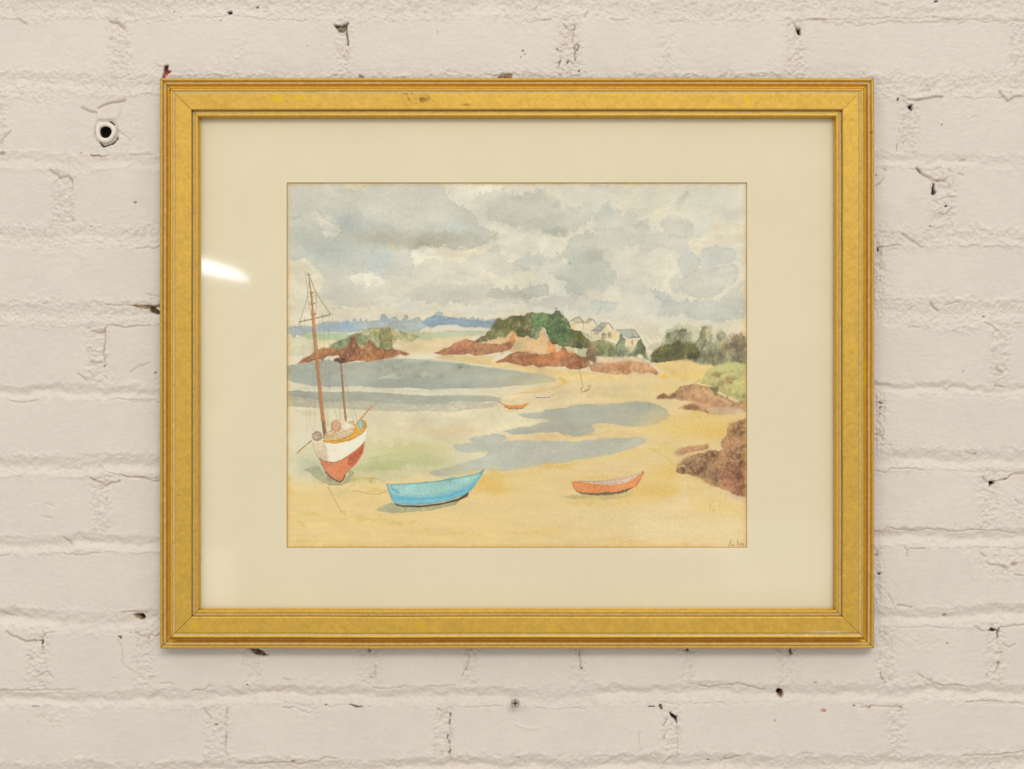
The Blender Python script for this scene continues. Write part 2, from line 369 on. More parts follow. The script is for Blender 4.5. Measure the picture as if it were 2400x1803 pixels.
hole([(276, 1489), (285, 1490), (284, 1499)], 6, (.2, .13, .06), 1.6, .5); crack([(276, 1500), (284, 1512), (288, 1524), (287, 1550), (296, 1562), (307, 1572)], 1.5, 2.2, TAN, .25); hole(ell(307, 1482, 1.4, 1.4), 4, BROWN)
crack([(318, 1482), (328, 1490), (346, 1494), (352, 1487), (366, 1490), (376, 1484)], 1.8, 4.2, TAN, .5); hole(ell(349, 1496, 2, 1.5), 4, BROWN)
crack([(84, 1588), (100, 1582), (112, 1576), (122, 1588)], 1.6, 3.4, TAN, .4)
# bottom strip
hole([(578, 1516), (600, 1520), (616, 1524), (634, 1538), (612, 1531), (600, 1536), (590, 1526)], 6, (.20, .12, .06), 2.4, 1.6); crack([(606, 1524), (609, 1536)], 1.6, 6, BROWN)
crack([(378, 1600), (398, 1600), (406, 1604)], 1.8, 2.6, TAN, .3); crack([(260, 1590), (275, 1591)], 1.4, 2, None); crack([(662, 1589), (680, 1594)], 1.8, 2.8, TAN, .35); crack([(450, 1620), (478, 1617), (492, 1606), (500, 1610)], 1.8, 3.4, TAN, .4)
hole(ell(580, 1605, 2, 2), 3, BROWN); crack([(0, 1620), (60, 1616), (116, 1618), (150, 1619), (176, 1617)], 1.3, 3.2, TAN, .35); crack([(75, 1657), (90, 1657)], 1.3, 3.5, BROWN, .6)
crack([(480, 1663), (492, 1676), (496, 1685)], 1.3, 3.5, TAN, .6); hole([(502, 1697), (508, 1696), (513, 1700), (506, 1701)], 5, (.22, .15, .06)); crack([(533, 1660), (530, 1676)], 1.3, 4, TAN, .6); crack([(530, 1680), (529, 1740), (528, 1765), (542, 1788)], 1.1, 2.2, TAN, .25); crack([(528, 1728), (528, 1742)], 1.2, 4, BROWN, .5)
crack([(665, 1658), (676, 1661), (684, 1658)], 1.4, 3.5, BROWN, .6); crack([(690, 1660), (704, 1668), (724, 1672), (740, 1662)], 2, 2.8, None); hole(ell(764, 1653, 4, 1.4), 3, BROWN)
crack([(560, 1790), (600, 1792), (640, 1788), (672, 1787), (700, 1793), (744, 1785), (760, 1776), (790, 1778)], 1.7, 3.6, TAN, .4); hole(ell(686, 1786, 5, 2.2), 4, (.3, .08, .05), 1.4, 1)
crack([(864, 1521), (866, 1528)], 1.6, 6, BROWN); hole([(808, 1653), (822, 1652), (846, 1655), (872, 1656), (850, 1657), (832, 1659), (824, 1655)], 5, (.09, .02, .015), 1, 1.0, .85)
crack([(868, 1588), (878, 1592), (880, 1560)], 1.6, 3, TAN, .3); crack([(876, 1613), (900, 1614), (930, 1611), (950, 1608)], 1.5, 3.5, TAN, .45); crack([(1000, 1609), (1030, 1610), (1064, 1608)], 1.2, 3, TAN, .4)
hole(ell(1094, 1571, 2.4, 2), 4, (.15, .1, .03)); crack([(1098, 1532), (1095, 1560), (1082, 1590)], 1.3, 3.5, TAN, .45)
for a, b in [((1056, 1672), (1055, 1680)), ((1054, 1688), (1053, 1698)), ((1050, 1724), (1047, 1732)), ((1052, 1736), (1053, 1744)), ((1056, 1758), (1053, 1766))]: crack([a, b], 1.5, 6, DRED, .95, jag=.3)
crack([(1056, 1670), (1055, 1775), (1062, 1784)], 1.1, 2.2, TAN, .3); crack([(1092, 1660), (1130, 1656), (1178, 1655)], 1.2, 2.4, ochre, .3)
crack([(1022, 1658), (1036, 1670), (1050, 1672)], 1.4, 3, TAN, .35); crack([(1357, 1524), (1360, 1560), (1362, 1568)], 1.3, 4, TAN, .6); hole(ell(1362, 1567, 1.6, 2), 6, BLACK)
hole([(1518, 1655), (1534, 1655), (1534, 1657), (1518, 1657)], 8, BLACK, 1, .3); hole([(1543, 1655), (1549, 1650), (1554, 1662), (1550, 1666)], 6, (.18, .10, .04)); hole([(1570, 1670), (1582, 1678), (1588, 1678), (1587, 1698), (1583, 1688), (1573, 1680)], 20, BLACK, 1.2, .3)
crack([(1587, 1700), (1588, 1770), (1572, 1776), (1556, 1788)], 1.3, 3, TAN, .35); crack([(1562, 1686), (1554, 1702)], 1.2, 4, BROWN, .5); crack([(1556, 1722), (1555, 1730)], 1.2, 4, BROWN, .7)
crack([(1498, 1716), (1499, 1758)], 1.4, 2.2, TAN, .2); crack([(1212, 1697), (1224, 1703), (1240, 1708), (1260, 1707)], 2.6, -1.6, None); crack([(1210, 1777), (1214, 1775), (1217, 1778)], 1, 3, BLACK, .7)
hole(ell(1609, 1523, 4, 2.4), 5, BROWN); hole([(1850, 1516), (1854, 1520), (1853, 1526), (1856, 1530), (1850, 1530)], 16, BLACK, 1.2, .3); hole(ell(1854, 1533, 2.4, 3), 4, ORANGE)
hole([(1820, 1620), (1826, 1616), (1836, 1619), (1838, 1630), (1832, 1637), (1824, 1630)], 9, (.22, .13, .07), 2.6, .8); hole([(1821, 1620), (1827, 1617), (1833, 1620), (1832, 1626), (1823, 1626)], 22, BLACK, 1.4, .3)
crack([(1640, 1608), (1662, 1612), (1690, 1606), (1740, 1606), (1790, 1618)], 1.7, 3.6, TAN, .35); hole(ell(1911, 1602, 4, 3), 2, (.4, .36, .15), 1.6, 1.4, .7); crack([(2064, 1578), (2066, 1590), (2076, 1600)], 1.6, 4, TAN, .6)
hole([(1922, 1664), (1930, 1660), (1936, 1666), (1926, 1669)], 1.5, ORANGE, 1.4, 1.6, .8); hole([(2030, 1659), (2040, 1655), (2041, 1660)], 2, ORANGE, 1.2, .8, .8); hole(ell(2001, 1656, 4, 2), 3, (.25, .10, .03), 1.2, 1, .8); crack([(2018, 1658), (2044, 1654), (2066, 1655), (2084, 1656), (2112, 1656)], 1.3, 3.4, TAN, .5)
hole([(2106, 1655), (2114, 1656), (2116, 1661)], 4, (.3, .16, .07)); crack([(2150, 1578), (2166, 1590), (2190, 1604), (2230, 1607), (2262, 1608)], 1.6, 3.4, TAN, .35); crack([(2262, 1647), (2300, 1643), (2350, 1644), (2390, 1648)], 1.5, 3.6, TAN, .4)
crack([(1878, 1764), (1890, 1766), (1908, 1764)], 1.3, 2.2, BROWN, .35); crack([(1700, 1784), (1722, 1776), (1732, 1772)], 2, 3, GREEN, .5); hole(ell(1660, 1781, 3, 1.6), 3, BROWN); crack([(2260, 1772), (2300, 1770), (2350, 1768), (2400, 1762)], 1.8, 3.6, TAN, .35); hole(ell(1817, 1690, 2, 2), 3, BROWN, 1.2, .3, .6)
crack([(2340, 1553), (2337, 1572)], 1.6, 4, TAN, .5); crack([(2313, 1578), (2314, 1592)], 1.6, 3, TAN, .35)
# right column
crack([(2112, 224), (2130, 232), (2150, 236), (2180, 230), (2210, 228)], 2.0, 4.2, GREEN, .35); ridge([(2116, 228), (2160, 222), (2178, 212), (2204, 216), (2211, 229), (2170, 233), (2140, 237)], 4.0)
hole([(2102, 231), (2106, 229), (2105, 238), (2103, 238)], 12, BLACK, 1.1, .3); hole([(2129, 247), (2139, 245), (2139, 253), (2137, 261), (2130, 254)], 22, BLACK, 1.3, .3); crack([(2120, 238), (2130, 248)], 1.6, 3, TAN, .5)
crack([(2156, 214), (2166, 212), (2180, 212)], 1.4, 2.4, TAN, .4); ridge([(2342, 205), (2400, 212), (2420, 226), (2372, 226), (2362, 237), (2348, 228)], 3.0); crack([(2340, 212), (2350, 230), (2362, 238), (2374, 228), (2392, 226)], 1.5, 3, TAN, .5)
crack([(2102, 340), (2103, 352)], 1.2, 3, GREEN, .6); crack([(2118, 270), (2118, 300), (2116, 350)], 1.4, 2.2, None); hole(ell(2207, 294, 2.2, 2), 3, TAN); crack([(2276, 278), (2282, 274), (2292, 276)], 1.6, 2, None)
crack([(2148, 395), (2158, 407), (2174, 415), (2190, 423), (2216, 425)], 2.6, 5, TAN, .65); crack([(2150, 398), (2156, 406)], 1.8, 5, BROWN, .6); hole([(2187, 428), (2190, 432), (2192, 448), (2196, 450), (2190, 457), (2183, 456), (2185, 446)], 12, (.08, .035, .02), 1.3, .4)
crack([(2244, 407), (2256, 412)], 1.8, 3, TAN, .4); hole(ell(2218, 483, 3, 1.8), 8, BLACK, 1.2, .4); crack([(2202, 500), (2212, 504), (2224, 496), (2230, 488)], 1.8, 3.5, TAN, .5); crack([(2222, 463), (2240, 463)], 2, 2.6, TAN, .4); crack([(2116, 548), (2128, 558), (2142, 566), (2162, 580)], 2.6, 4, TAN, .4)
hole(ell(2180, 532, 2.2, 2), 3, BROWN); hole(ell(2059, 585, 2.8, 3.8), 14, BLACK, 1.2, .3); crack([(2054, 580), (2080, 577), (2110, 575)], 1.8, 4, TAN, .4); hole(ell(2052, 412, 3, 1.8), 4, RED, 1.2, .6, .8); crack([(2072, 418), (2062, 430), (2050, 438)], 1.6, 3.4, TAN, .5); crack([(2070, 398), (2076, 400)], 2, 3, TAN, .5)
crack([(2252, 378), (2264, 376)], 2.2, 3.4, TAN, .5); crack([(2184, 712), (2190, 722), (2198, 727)], 2.6, 4, TAN, .6); crack([(2215, 713), (2250, 710)], 1.4, 3, TAN, .4); hole(ell(2307, 743, 3, 2), 3, TAN); crack([(2130, 766), (2144, 768), (2156, 770)], 1.6, 3, TAN, .4); crack([(2308, 758), (2326, 762), (2344, 777)], 1.5, 3.4, TAN, .4); crack([(2380, 759), (2400, 760)], 1.4, 3.4, TAN, .4)
crack([(2334, 862), (2340, 870), (2348, 874)], 2.2, 3.8, GREEN, .4); crack([(2332, 904), (2350, 908)], 2, 3.6, TAN, .45); hole(ell(2257, 870, 2, 1.8), 2.4, TAN); hole([(2054, 940), (2062, 941), (2069, 945), (2060, 946)], 4, (.28, .14, .08), 1.2, .8); crack([(2062, 952), (2062, 972)], 1.1, 4, TAN, .7); hole(ell(2062, 954, 1.5, 1.8), 8, BROWN); hole(ell(2062, 971, 1.5, 1.8), 8, BROWN)
crack([(2050, 1020), (2064, 1024), (2072, 1020)], 1.5, 3, TAN, .35); crack([(2070, 1044), (2088, 1045)], 1.2, 2.6, TAN, .3); crack([(2050, 1106), (2080, 1108), (2086, 1099), (2130, 1098), (2166, 1101)], 1.4, 3.2, TAN, .4); hole(ell(2287, 1064, 3, 2), 3, GREEN, 1.2, .8, .6); crack([(2264, 1060), (2284, 1068)], 1.4, 3, TAN, .35)
crack([(2303, 1122), (2312, 1130), (2328, 1132), (2346, 1126), (2358, 1122), (2368, 1114), (2380, 1110), (2400, 1110)], 2.2, 4.2, TAN, .6); hole([(2321, 1131), (2330, 1129), (2333, 1134), (2325, 1138), (2322, 1143), (2320, 1137)], 18, BLACK, 1.2, .4); hole(ell(2356, 1122, 2, 1.8), 8, BLACK, 1.2, .3)
crack([(2380, 1172), (2392, 1182), (2400, 1184)], 1.5, 3, TAN, .4); crack([(2050, 1248), (2070, 1246), (2076, 1236), (2110, 1242), (2150, 1246), (2180, 1240), (2220, 1246), (2290, 1242), (2380, 1250)], 1.6, 3.4, TAN, .3)
crack([(2120, 1286), (2128, 1292), (2126, 1304)], 2, 2.8, TAN, .3); crack([(2134, 1287), (2166, 1286)], 1.3, 3.2, TAN, .45); hole(ell(2061, 1345, 3.6, 2.6), 9, (.05, .02, .012), 1.2, .5); hole(ell(2053, 1301, 4, 1.8), 4, RED, 1.2, .8, .6)
crack([(2314, 1318), (2322, 1326), (2340, 1326), (2356, 1332)], 2, 4, TAN, .4); crack([(2300, 1298), (2310, 1304)], 1.8, 4, TAN, .4); crack([(2378, 1345), (2396, 1350)], 2, 4, TAN, .4); hole(ell(2378, 1322, 8, 6), 2.5, (.45, .36, .2), 2, 2, .7)
crack([(2268, 1308), (2271, 1340), (2274, 1362)], 1.2, 1.6, None); crack([(2104, 1420), (2120, 1420), (2138, 1424)], 1.8, 4, TAN, .45); hole(ell(2217, 1440, 6, 4.4), 5, (.4, .32, .18), 2.2, 1, .8); crack([(2082, 1395), (2094, 1420), (2100, 1430)], 2, 2.6, None)
crack([(2284, 1468), (2296, 1474), (2308, 1479)], 1.7, 4, TAN, .4); hole([(2315, 1477), (2322, 1472), (2330, 1476), (2336, 1483), (2328, 1482), (2318, 1480)], 10, (.06, .035, .02), 1.2, 1.6); crack([(2341, 1474), (2337, 1486), (2340, 1496)], 1.6, 10, (.05, .03, .02), .95, jag=.8)
crack([(2346, 1472), (2370, 1470), (2400, 1464)], 1.6, 4, TAN, .4); hole(ell(2221, 1509, 2.4, 2), 4, (.25, .13, .06)); hole(ell(2348, 1529, 3, 2), 2, (.45, .22, .15)); crack([(2352, 1510), (2364, 1517), (2380, 1512)], 1.7, 3, TAN, .35); crack([(2060, 1480), (2074, 1482), (2078, 1490)], 1.6, 3.4, TAN, .4)
hole(ell(2340, 1556, 2.4, 4), 4, (.3, .22, .12), 1.4, .6, .7)

h = np.maximum(h, -34)
P = np.empty(shp + (3,)); P[..., 0] = (X - 1200) * S; P[..., 1] = -h * S; P[..., 2] = (901.5 - Y) * S
mat_wall, b = bsdf_mat('painted_brick', 0.52, attr=True, spec=0.35)
tint_noise(mat_wall, b, 160, 0.012)
add_bump(mat_wall, b, 700, 0.00020, 0.8, 6)
wall = grid_mesh('brick_wall', P[::-1], mat_wall, col=np.clip(col[::-1], 0.004, 0.9))
tag(wall, 'rough brick wall thickly painted off-white with chipped mortar joints behind the gold frame', 'wall')

# ------------------------------------------------------------------ the watercolour
ax = np.arange(662, 1762, 1.2); ay = np.arange(418, 1295, 1.2)
AX, AY = np.meshgrid(ax, ay); ash = AX.shape
q1 = noise(ash, 10, 41, 3, .6); q2 = noise(ash, 10, 42, 3, .6); q3 = noise(ash, 3.2, 43, 2, .6); q4 = noise(ash, 3.2, 44, 2, .6)
gr = noise(ash, 1.3, 45, 2, .7); cl = noise(ash, 36, 46, 4, .6); cl2 = noise(ash, 22, 47, 4, .65, aspect=2.0); str_ = noise(ash, 7, 48, 3, .6, aspect=6.0)
blot = noise(ash, 6, 49, 3, .7)
PAPER = np.array([212., 201., 174.])
art = np.empty(ash + (3,)); art[:] = PAPER
def mixin(sl, m, c):
    art[sl] = art[sl] * (1 - m[..., None]) + c * m[..., None]
WS, WJ = 1.0, 0.0
def wash(pts, c, a=0.85, soft=1.2, warp=1.0, edge=0.0, grain=0.012, var=0.03, fine=0.35):
    """one pool of watercolour: uneven edge, pigment collected along the rim, granulation"""
    pad = soft * 3 + 12
    sl = window(ax, ay, pts, pad)
    if art[sl].size == 0: return
    d = poly_sdf(AX[sl] + warp * WS * 1.6 * q1[sl] + (fine * WS + WJ) * q3[sl], AY[sl] + warp * WS * 1.3 * q2[sl] + (fine * WS + WJ) * q4[sl], pts)
    m = sstep(-soft, soft, d) * a
    cc = np.array(c, float) * (1 + grain * gr[sl] + var * cl2[sl])[..., None]
    if edge: cc = cc * (1 - edge * np.exp(-((d - 1.2) / 1.6) ** 2))[..., None]
    mixin(sl, np.clip(m, 0, 1), cc)
def blob(x, y, rx, ry, c, a=0.6, rot=0.0, warp=1.0, pw=1.0):
    r = max(rx, ry) * 2.4; sl = window(ax, ay, [(x - r, y - r), (x + r, y + r)], 0)
    dx = AX[sl] - x + warp * 4 * q1[sl]; dy = AY[sl] - y + warp * 3 * q2[sl]
    cs, sn = math.cos(rot), math.sin(rot)
    u = (dx * cs + dy * sn) / rx; v = (-dx * sn + dy * cs) / ry
    m = np.exp(-(u * u + v * v) ** pw) * a
    mixin(sl, m, np.array(c, float) * (1 + 0.02 * gr[sl])[..., None])
def stroke(pts, c, wd=1.0, a=0.7, jag=0.3, grain=0.2):
    sl = window(ax, ay, pts, 10)
    d = line_dist(AX[sl] + jag * q3[sl], AY[sl] + jag * q4[sl], pts)
    m = (1 - sstep(wd * 0.5 - 0.3, wd * 0.5 + 0.9, d)) * a * np.clip(1 + grain * gr[sl], 0, 1.2)
    mixin(sl, np.clip(m, 0, 1), np.array(c, float))
def taper(pts, c, a=0.9, edge=None):
    """pts: (x, y, width)"""
    L = [(x - w_ / 2, y) for x, y, w_ in pts]; R = [(x + w_ / 2, y) for x, y, w_ in pts]
    wash(L + R[::-1], c, a, 0.8, 0, 0, .05, .04, .3)
    if edge is not None: stroke(L, edge, 1.2, .55)
ALL = (slice(None), slice(None))

# sky ground tone
sky = sstep(800, 740, AY)
mixin(ALL, sky * (0.34 + 0.16 * cl), np.array([192., 187., 170.]) * (1 + .012 * gr)[..., None])
G1 = (181, 178, 159); G2 = (163, 163, 146); GB = (176, 181, 171); OL = (164, 158, 135); LT = (215, 206, 182); LG = (200, 193, 172)
WS, WJ = 2.3, 0.5
for k_, (c_, a_, t_) in enumerate([((184, 182, 167), .20, .15), (LT, .22, .35), ((174, 175, 162), .16, .6), (LT, .18, .2), ((182, 184, 174), .18, .3)]):
    f_ = noise(ash, 26 - 2 * k_, 300 + k_, 5, .62, aspect=1.5)
    m_ = sstep(t_, t_ + .10, f_) * a_ * sky * (1 - .25 * np.clip(f_ - t_, 0, 2))
    mixin(ALL, np.clip(m_, 0, 1), np.array(c_, float))
# left cloud mass
wash([(672, 428), (1060, 428), (1070, 470), (1150, 540), (1166, 547), (1140, 568), (1090, 584), (1030, 576), (1008, 583), (985, 588), (966, 584), (975, 610), (960, 640), (905, 650), (880, 640), (840, 637), (818, 650), (770, 653), (750, 642), (735, 630), (724, 611), (716, 604), (706, 608), (692, 611), (678, 608), (672, 600)], (186, 182, 163), .75, 1.5, 1.2, .05)
blob(700, 470, 60, 40, (184, 179, 158), .6); blob(760, 560, 80, 34, G2, .45); blob(700, 560, 40, 34, (170, 170, 154), .55)
blob(812, 522, 30, 20, (152, 158, 148), .7, .3); blob(860, 540, 60, 24, (165, 168, 156), .6); blob(893, 556, 62, 18, OL, .7); blob(900, 570, 42, 10, (155, 155, 138), .55)
blob(1000, 565, 75, 16, (160, 153, 128), .75); blob(985, 578, 30, 8, (142, 134, 108), .65); blob(1055, 556, 60, 12, (163, 158, 136), .65); blob(1080, 575, 50, 9, (172, 163, 140), .5)
blob(790, 600, 60, 28, (170, 176, 166), .5); blob(890, 605, 40, 24, (172, 179, 172), .6, .4); blob(760, 585, 40, 20, (163, 165, 150), .5); blob(880, 635, 22, 14, (172, 180, 176), .5, .7)
blob(960, 470, 90, 40, (193, 188, 168), .5); blob(1060, 535, 50, 14, (186, 190, 178), .6); blob(930, 510, 50, 22, (196, 188, 168), .5)
wash([(808, 430), (878, 430), (868, 438), (856, 436), (850, 441), (840, 446), (832, 449), (822, 441), (813, 447), (807, 440)], (208, 194, 164), .85, .8, .3, 0, .01); stroke([(807, 438), (812, 447), (820, 442), (831, 449), (845, 442), (862, 436)], (165, 158, 138), 1, .45)
wash([(736, 494), (753, 501), (763, 514), (779, 523), (797, 530), (803, 541), (787, 557), (772, 554), (761, 563), (757, 547), (750, 528), (736, 512), (700, 512)], (197, 190, 169), .8, 2.4, .6)
wash([(752, 514), (779, 524), (797, 530), (802, 541), (787, 556), (772, 553), (762, 560), (757, 545)], (203, 196, 177), .85, 1.2, .4); stroke([(742, 488), (753, 500), (763, 514), (780, 523), (792, 529), (803, 542), (788, 557)], (140, 140, 126), 1.3, .5); blob(692, 510, 12, 3, (150, 148, 130), .5); stroke([(684, 533), (694, 535), (702, 530)], (160, 155, 136), 1, .5)
blob(918, 577, 5, 4, (205, 180, 130), .7); blob(878, 548, 6, 4, (200, 188, 168), .7)
blob(690, 603, 16, 9, (172, 168, 152), .6)
# lower left paper sky and rain cloud
wash([(672, 610), (700, 611), (716, 606), (724, 614), (734, 634), (752, 645), (772, 656), (758, 664), (748, 688), (756, 702), (790, 725), (900, 720), (1000, 740), (1000, 770), (672, 770)], (207, 195, 165), .85, 2.0, .8)
wash([(758, 661), (776, 652), (818, 652), (836, 660), (860, 662), (905, 665), (960, 650), (1020, 660), (1100, 664), (1150, 670), (1240, 690), (1240, 712), (1150, 716), (1080, 712), (1010, 712), (960, 702), (905, 712), (870, 718), (845, 720), (822, 716), (800, 722), (782, 718), (770, 706), (757, 700), (747, 688), (752, 676)], (191, 184, 163), .8, 2.2, 1.4, .04)
blob(800, 690, 40, 18, (180, 176, 158), .5); blob(845, 716, 26, 5, (184, 172, 142), .6); blob(780, 700, 20, 10, (176, 172, 150), .5)
wash([(816, 652), (842, 638), (872, 640), (896, 650), (904, 664), (890, 672), (866, 676), (846, 668), (832, 660)], LT, .6, 2.2, .8); stroke([(818, 650), (842, 637), (870, 640), (895, 650)], (178, 176, 160), 1.2, .4)
blob(880, 665, 9, 12, (192, 185, 165), .6)
wash([(966, 586), (990, 590), (1012, 584), (1024, 577), (1040, 580), (1040, 612), (1010, 604), (998, 612), (980, 621), (970, 616), (973, 604), (966, 600)], LT, .85, 1.3, .7)
# middle sky
wash([(1040, 430), (1186, 430), (1182, 446), (1150, 448), (1120, 458), (1098, 470), (1078, 474), (1050, 462)], LT, .8, 2.6, 1.2)
blob(1185, 480, 60, 24, (181, 177, 156), .65, -.2); blob(1165, 510, 60, 14, (176, 173, 153), .65); blob(1190, 465, 16, 12, (176, 180, 170), .5)
wash([(1130, 500), (1145, 470), (1175, 447), (1200, 450), (1225, 462), (1260, 445), (1275, 446), (1300, 470), (1340, 488), (1390, 470), (1395, 510), (1350, 540), (1325, 556), (1300, 552), (1240, 540), (1200, 528), (1150, 524)], (182, 178, 158), .7, 3, 1.4)
blob(1220, 462, 32, 6, (168, 165, 146), .6, -.3); blob(1260, 515, 50, 8, (170, 166, 144), .5, -.15); blob(1298, 543, 38, 9, (160, 156, 136), .75, .15); blob(1270, 530, 40, 12, (168, 166, 150), .5); blob(1300, 480, 14, 14, (170, 166, 148), .6)
wash([(1268, 452), (1300, 440), (1316, 452), (1306, 462), (1292, 464), (1270, 458)], (203, 192, 166), .75, 2); blob(1345, 455, 30, 14, (196, 186, 162), .5)
wash([(1166, 530), (1185, 526), (1230, 538), (1262, 548), (1302, 562), (1328, 548), (1382, 532), (1345, 558), (1326, 578), (1306, 594), (1290, 600), (1268, 592), (1248, 602), (1240, 592), (1226, 604), (1204, 618), (1190, 614), (1178, 600), (1168, 580), (1160, 560)], (206, 196, 172), .85, 2.6, 1.2)
stroke([(1022, 576), (1045, 579), (1090, 585), (1130, 572), (1150, 556), (1166, 547)], (158, 148, 120), 1.6, .35); blob(1158, 552, 10, 5, (160, 148, 115), .55, -.6)
wash([(1022, 578), (1060, 592), (1100, 588), (1136, 572), (1166, 566), (1160, 580), (1128, 592), (1104, 600), (1090, 614), (1078, 622), (1066, 608), (1056, 612), (1040, 602), (1022, 598)], (209, 196, 166), .85, 1.6, .9)
wash([(1086, 612), (1110, 597), (1140, 594), (1154, 580), (1172, 578), (1178, 602), (1192, 616), (1205, 620), (1240, 632), (1232, 640), (1160, 650), (1130, 652), (1098, 648), (1074, 640), (1062, 626)], (194, 187, 166), .75, 1.6, 1.0, .04)
blob(1162, 585, 14, 7, (182, 180, 160), .6, -.3)
wash([(1205, 617), (1226, 604), (1236, 590), (1245, 596), (1252, 604), (1262, 592), (1272, 591), (1284, 604), (1300, 612), (1290, 636), (1250, 634), (1215, 632)], (184, 181, 162), .75, 1.6, .8, .04); blob(1250, 612, 24, 8, (170, 174, 160), .5); stroke([(1182, 612), (1192, 618), (1204, 617), (1214, 608)], (168, 162, 145), 1.4, .5)
wash([(1022, 652), (1048, 644), (1066, 640), (1076, 648), (1100, 650), (1096, 668), (1090, 662), (1080, 668), (1062, 664), (1040, 666), (1022, 672)], (204, 196, 174), .8, 1.6, .8); stroke([(1060, 664), (1076, 670), (1088, 666), (1096, 672)], (180, 172, 150), 1, .4)
wash([(1122, 646), (1128, 636), (1150, 640), (1172, 650), (1204, 644), (1240, 632), (1246, 646), (1268, 656), (1266, 668), (1240, 668), (1226, 680), (1217, 682), (1210, 672), (1200, 678), (1190, 668), (1180, 676), (1160, 676), (1150, 664), (1132, 656)], (207, 197, 171), .88, 1.3, .8)
wash([(1142, 678), (1156, 673), (1180, 677), (1190, 667), (1200, 679), (1210, 671), (1218, 683), (1240, 667), (1254, 672), (1282, 664), (1286, 690), (1240, 700), (1170, 702), (1144, 694)], (172, 169, 152), .6, 1.4, .6, .06); blob(1215, 692, 40, 5, (160, 158, 135), .5)
# right of middle
wash([(1300, 592), (1316, 590), (1326, 574), (1342, 556), (1360, 552), (1382, 543), (1396, 546), (1405, 560), (1402, 585), (1420, 600), (1426, 625), (1440, 640), (1440, 670), (1400, 688), (1350, 694), (1332, 688), (1330, 662), (1300, 648), (1284, 640), (1290, 612), (1300, 606)], (182, 179, 160), .82, 1.4, 1.0, .05)
blob(1392, 602, 34, 24, (161, 158, 139), .75); blob(1352, 622, 24, 18, (168, 170, 156), .6); blob(1345, 600, 16, 10, (176, 172, 154), .5); blob(1340, 670, 22, 18, (170, 172, 158), .55); blob(1400, 640, 34, 24, (176, 178, 164), .5)
wash(ell(1322, 611, 6, 8, 9), (203, 195, 172), .85, .9, .3); blob(1337, 617, 2, 2, (120, 110, 90), .6)
wash([(1362, 686), (1400, 680), (1440, 686), (1442, 700), (1362, 700)], (204, 192, 168), .7, 2)
wash([(1382, 432), (1430, 432), (1424, 446), (1412, 450), (1400, 447), (1384, 448)], (184, 178, 160), .6, 1.6)
wash([(1390, 508), (1402, 490), (1418, 474), (1424, 472), (1436, 488), (1450, 496), (1457, 506), (1468, 500), (1478, 488), (1486, 502), (1494, 512), (1520, 520), (1528, 534), (1510, 560), (1490, 575), (1440, 590), (1412, 590), (1410, 560), (1398, 540)], (186, 182, 162), .75, 1.8, 1.0, .04)
blob(1422, 492, 14, 14, (170, 172, 156), .55); blob(1400, 504, 16, 8, (172, 176, 160), .5); blob(1490, 526, 26, 7, (162, 160, 142), .6); blob(1452, 535, 16, 7, (178, 168, 146), .5); blob(1460, 560, 36, 20, (184, 179, 158), .5)
wash([(1436, 440), (1540, 436), (1590, 440), (1560, 500), (1510, 512), (1490, 505), (1480, 490), (1460, 498), (1440, 480), (1425, 462)], (197, 187, 162), .6, 2.5)
wash([(1514, 500), (1540, 486), (1566, 478), (1570, 490), (1556, 512), (1534, 518), (1526, 508), (1516, 512)], (209, 197, 168), .75, 2.2, 1.0)
blob(1601, 458, 7, 16, (170, 160, 138), .7, .5); blob(1590, 478, 10, 5, (172, 162, 142), .6); blob(1650, 450, 50, 22, (188, 183, 162), .5); blob(1640, 480, 50, 14, (184, 182, 162), .5); blob(1710, 500, 34, 14, (184, 176, 154), .65)
wash([(1548, 516), (1566, 506), (1586, 504), (1600, 520), (1610, 540), (1606, 556), (1560, 552), (1550, 545)], (187, 182, 162), .65, 1.8, .8, .05)
wash([(1607, 526), (1622, 518), (1628, 530), (1622, 552), (1606, 556)], (182, 179, 160), .6, 1.4, .6, .05); wash([(1590, 508), (1612, 506), (1626, 520), (1612, 526), (1600, 518)], (203, 196, 174), .7, 1.6)
wash([(1500, 570), (1510, 556), (1528, 546), (1546, 543), (1560, 552), (1584, 550), (1606, 558), (1614, 572), (1612, 588), (1596, 594), (1580, 586), (1560, 580), (1534, 582), (1516, 590), (1502, 588)], (187, 181, 163), .55, 1.1, .7, .08)
wash([(1652, 545), (1662, 524), (1690, 514), (1730, 522), (1745, 530), (1745, 576), (1720, 578), (1700, 570), (1680, 576), (1655, 584), (1640, 600), (1625, 592), (1616, 572), (1630, 560)], (210, 197, 169), .88, 2.2, .8)
wash([(1640, 600), (1646, 588), (1658, 582), (1680, 574), (1698, 580), (1716, 584), (1724, 594), (1722, 610), (1706, 620), (1690, 618), (1672, 626), (1650, 628), (1636, 622)], (184, 183, 170), .42, 2.0, .6, .09); stroke([(1640, 600), (1648, 587), (1680, 575), (1690, 582), (1704, 582), (1718, 586), (1724, 596)], (160, 156, 142), 1.1, .3); blob(1665, 612, 18, 10, (178, 183, 172), .3)
wash([(1594, 606), (1606, 592), (1620, 590), (1636, 600), (1642, 618), (1630, 640), (1606, 654), (1596, 640), (1590, 620)], (184, 181, 164), .8, 1.4, .7, .06)
wash([(1568, 662), (1580, 652), (1600, 650), (1640, 632), (1680, 628), (1712, 622), (1728, 626), (1732, 640), (1722, 662), (1700, 676), (1680, 690), (1660, 700), (1610, 696), (1586, 684), (1570, 674)], (187, 183, 164), .8, 1.3, .8, .07); stroke([(1712, 622), (1730, 628), (1732, 642), (1720, 664)], (160, 155, 138), 1.1, .4)
blob(1590, 672, 22, 12, (182, 178, 160), .5); blob(1622, 664, 5, 4, (208, 188, 142), .7)
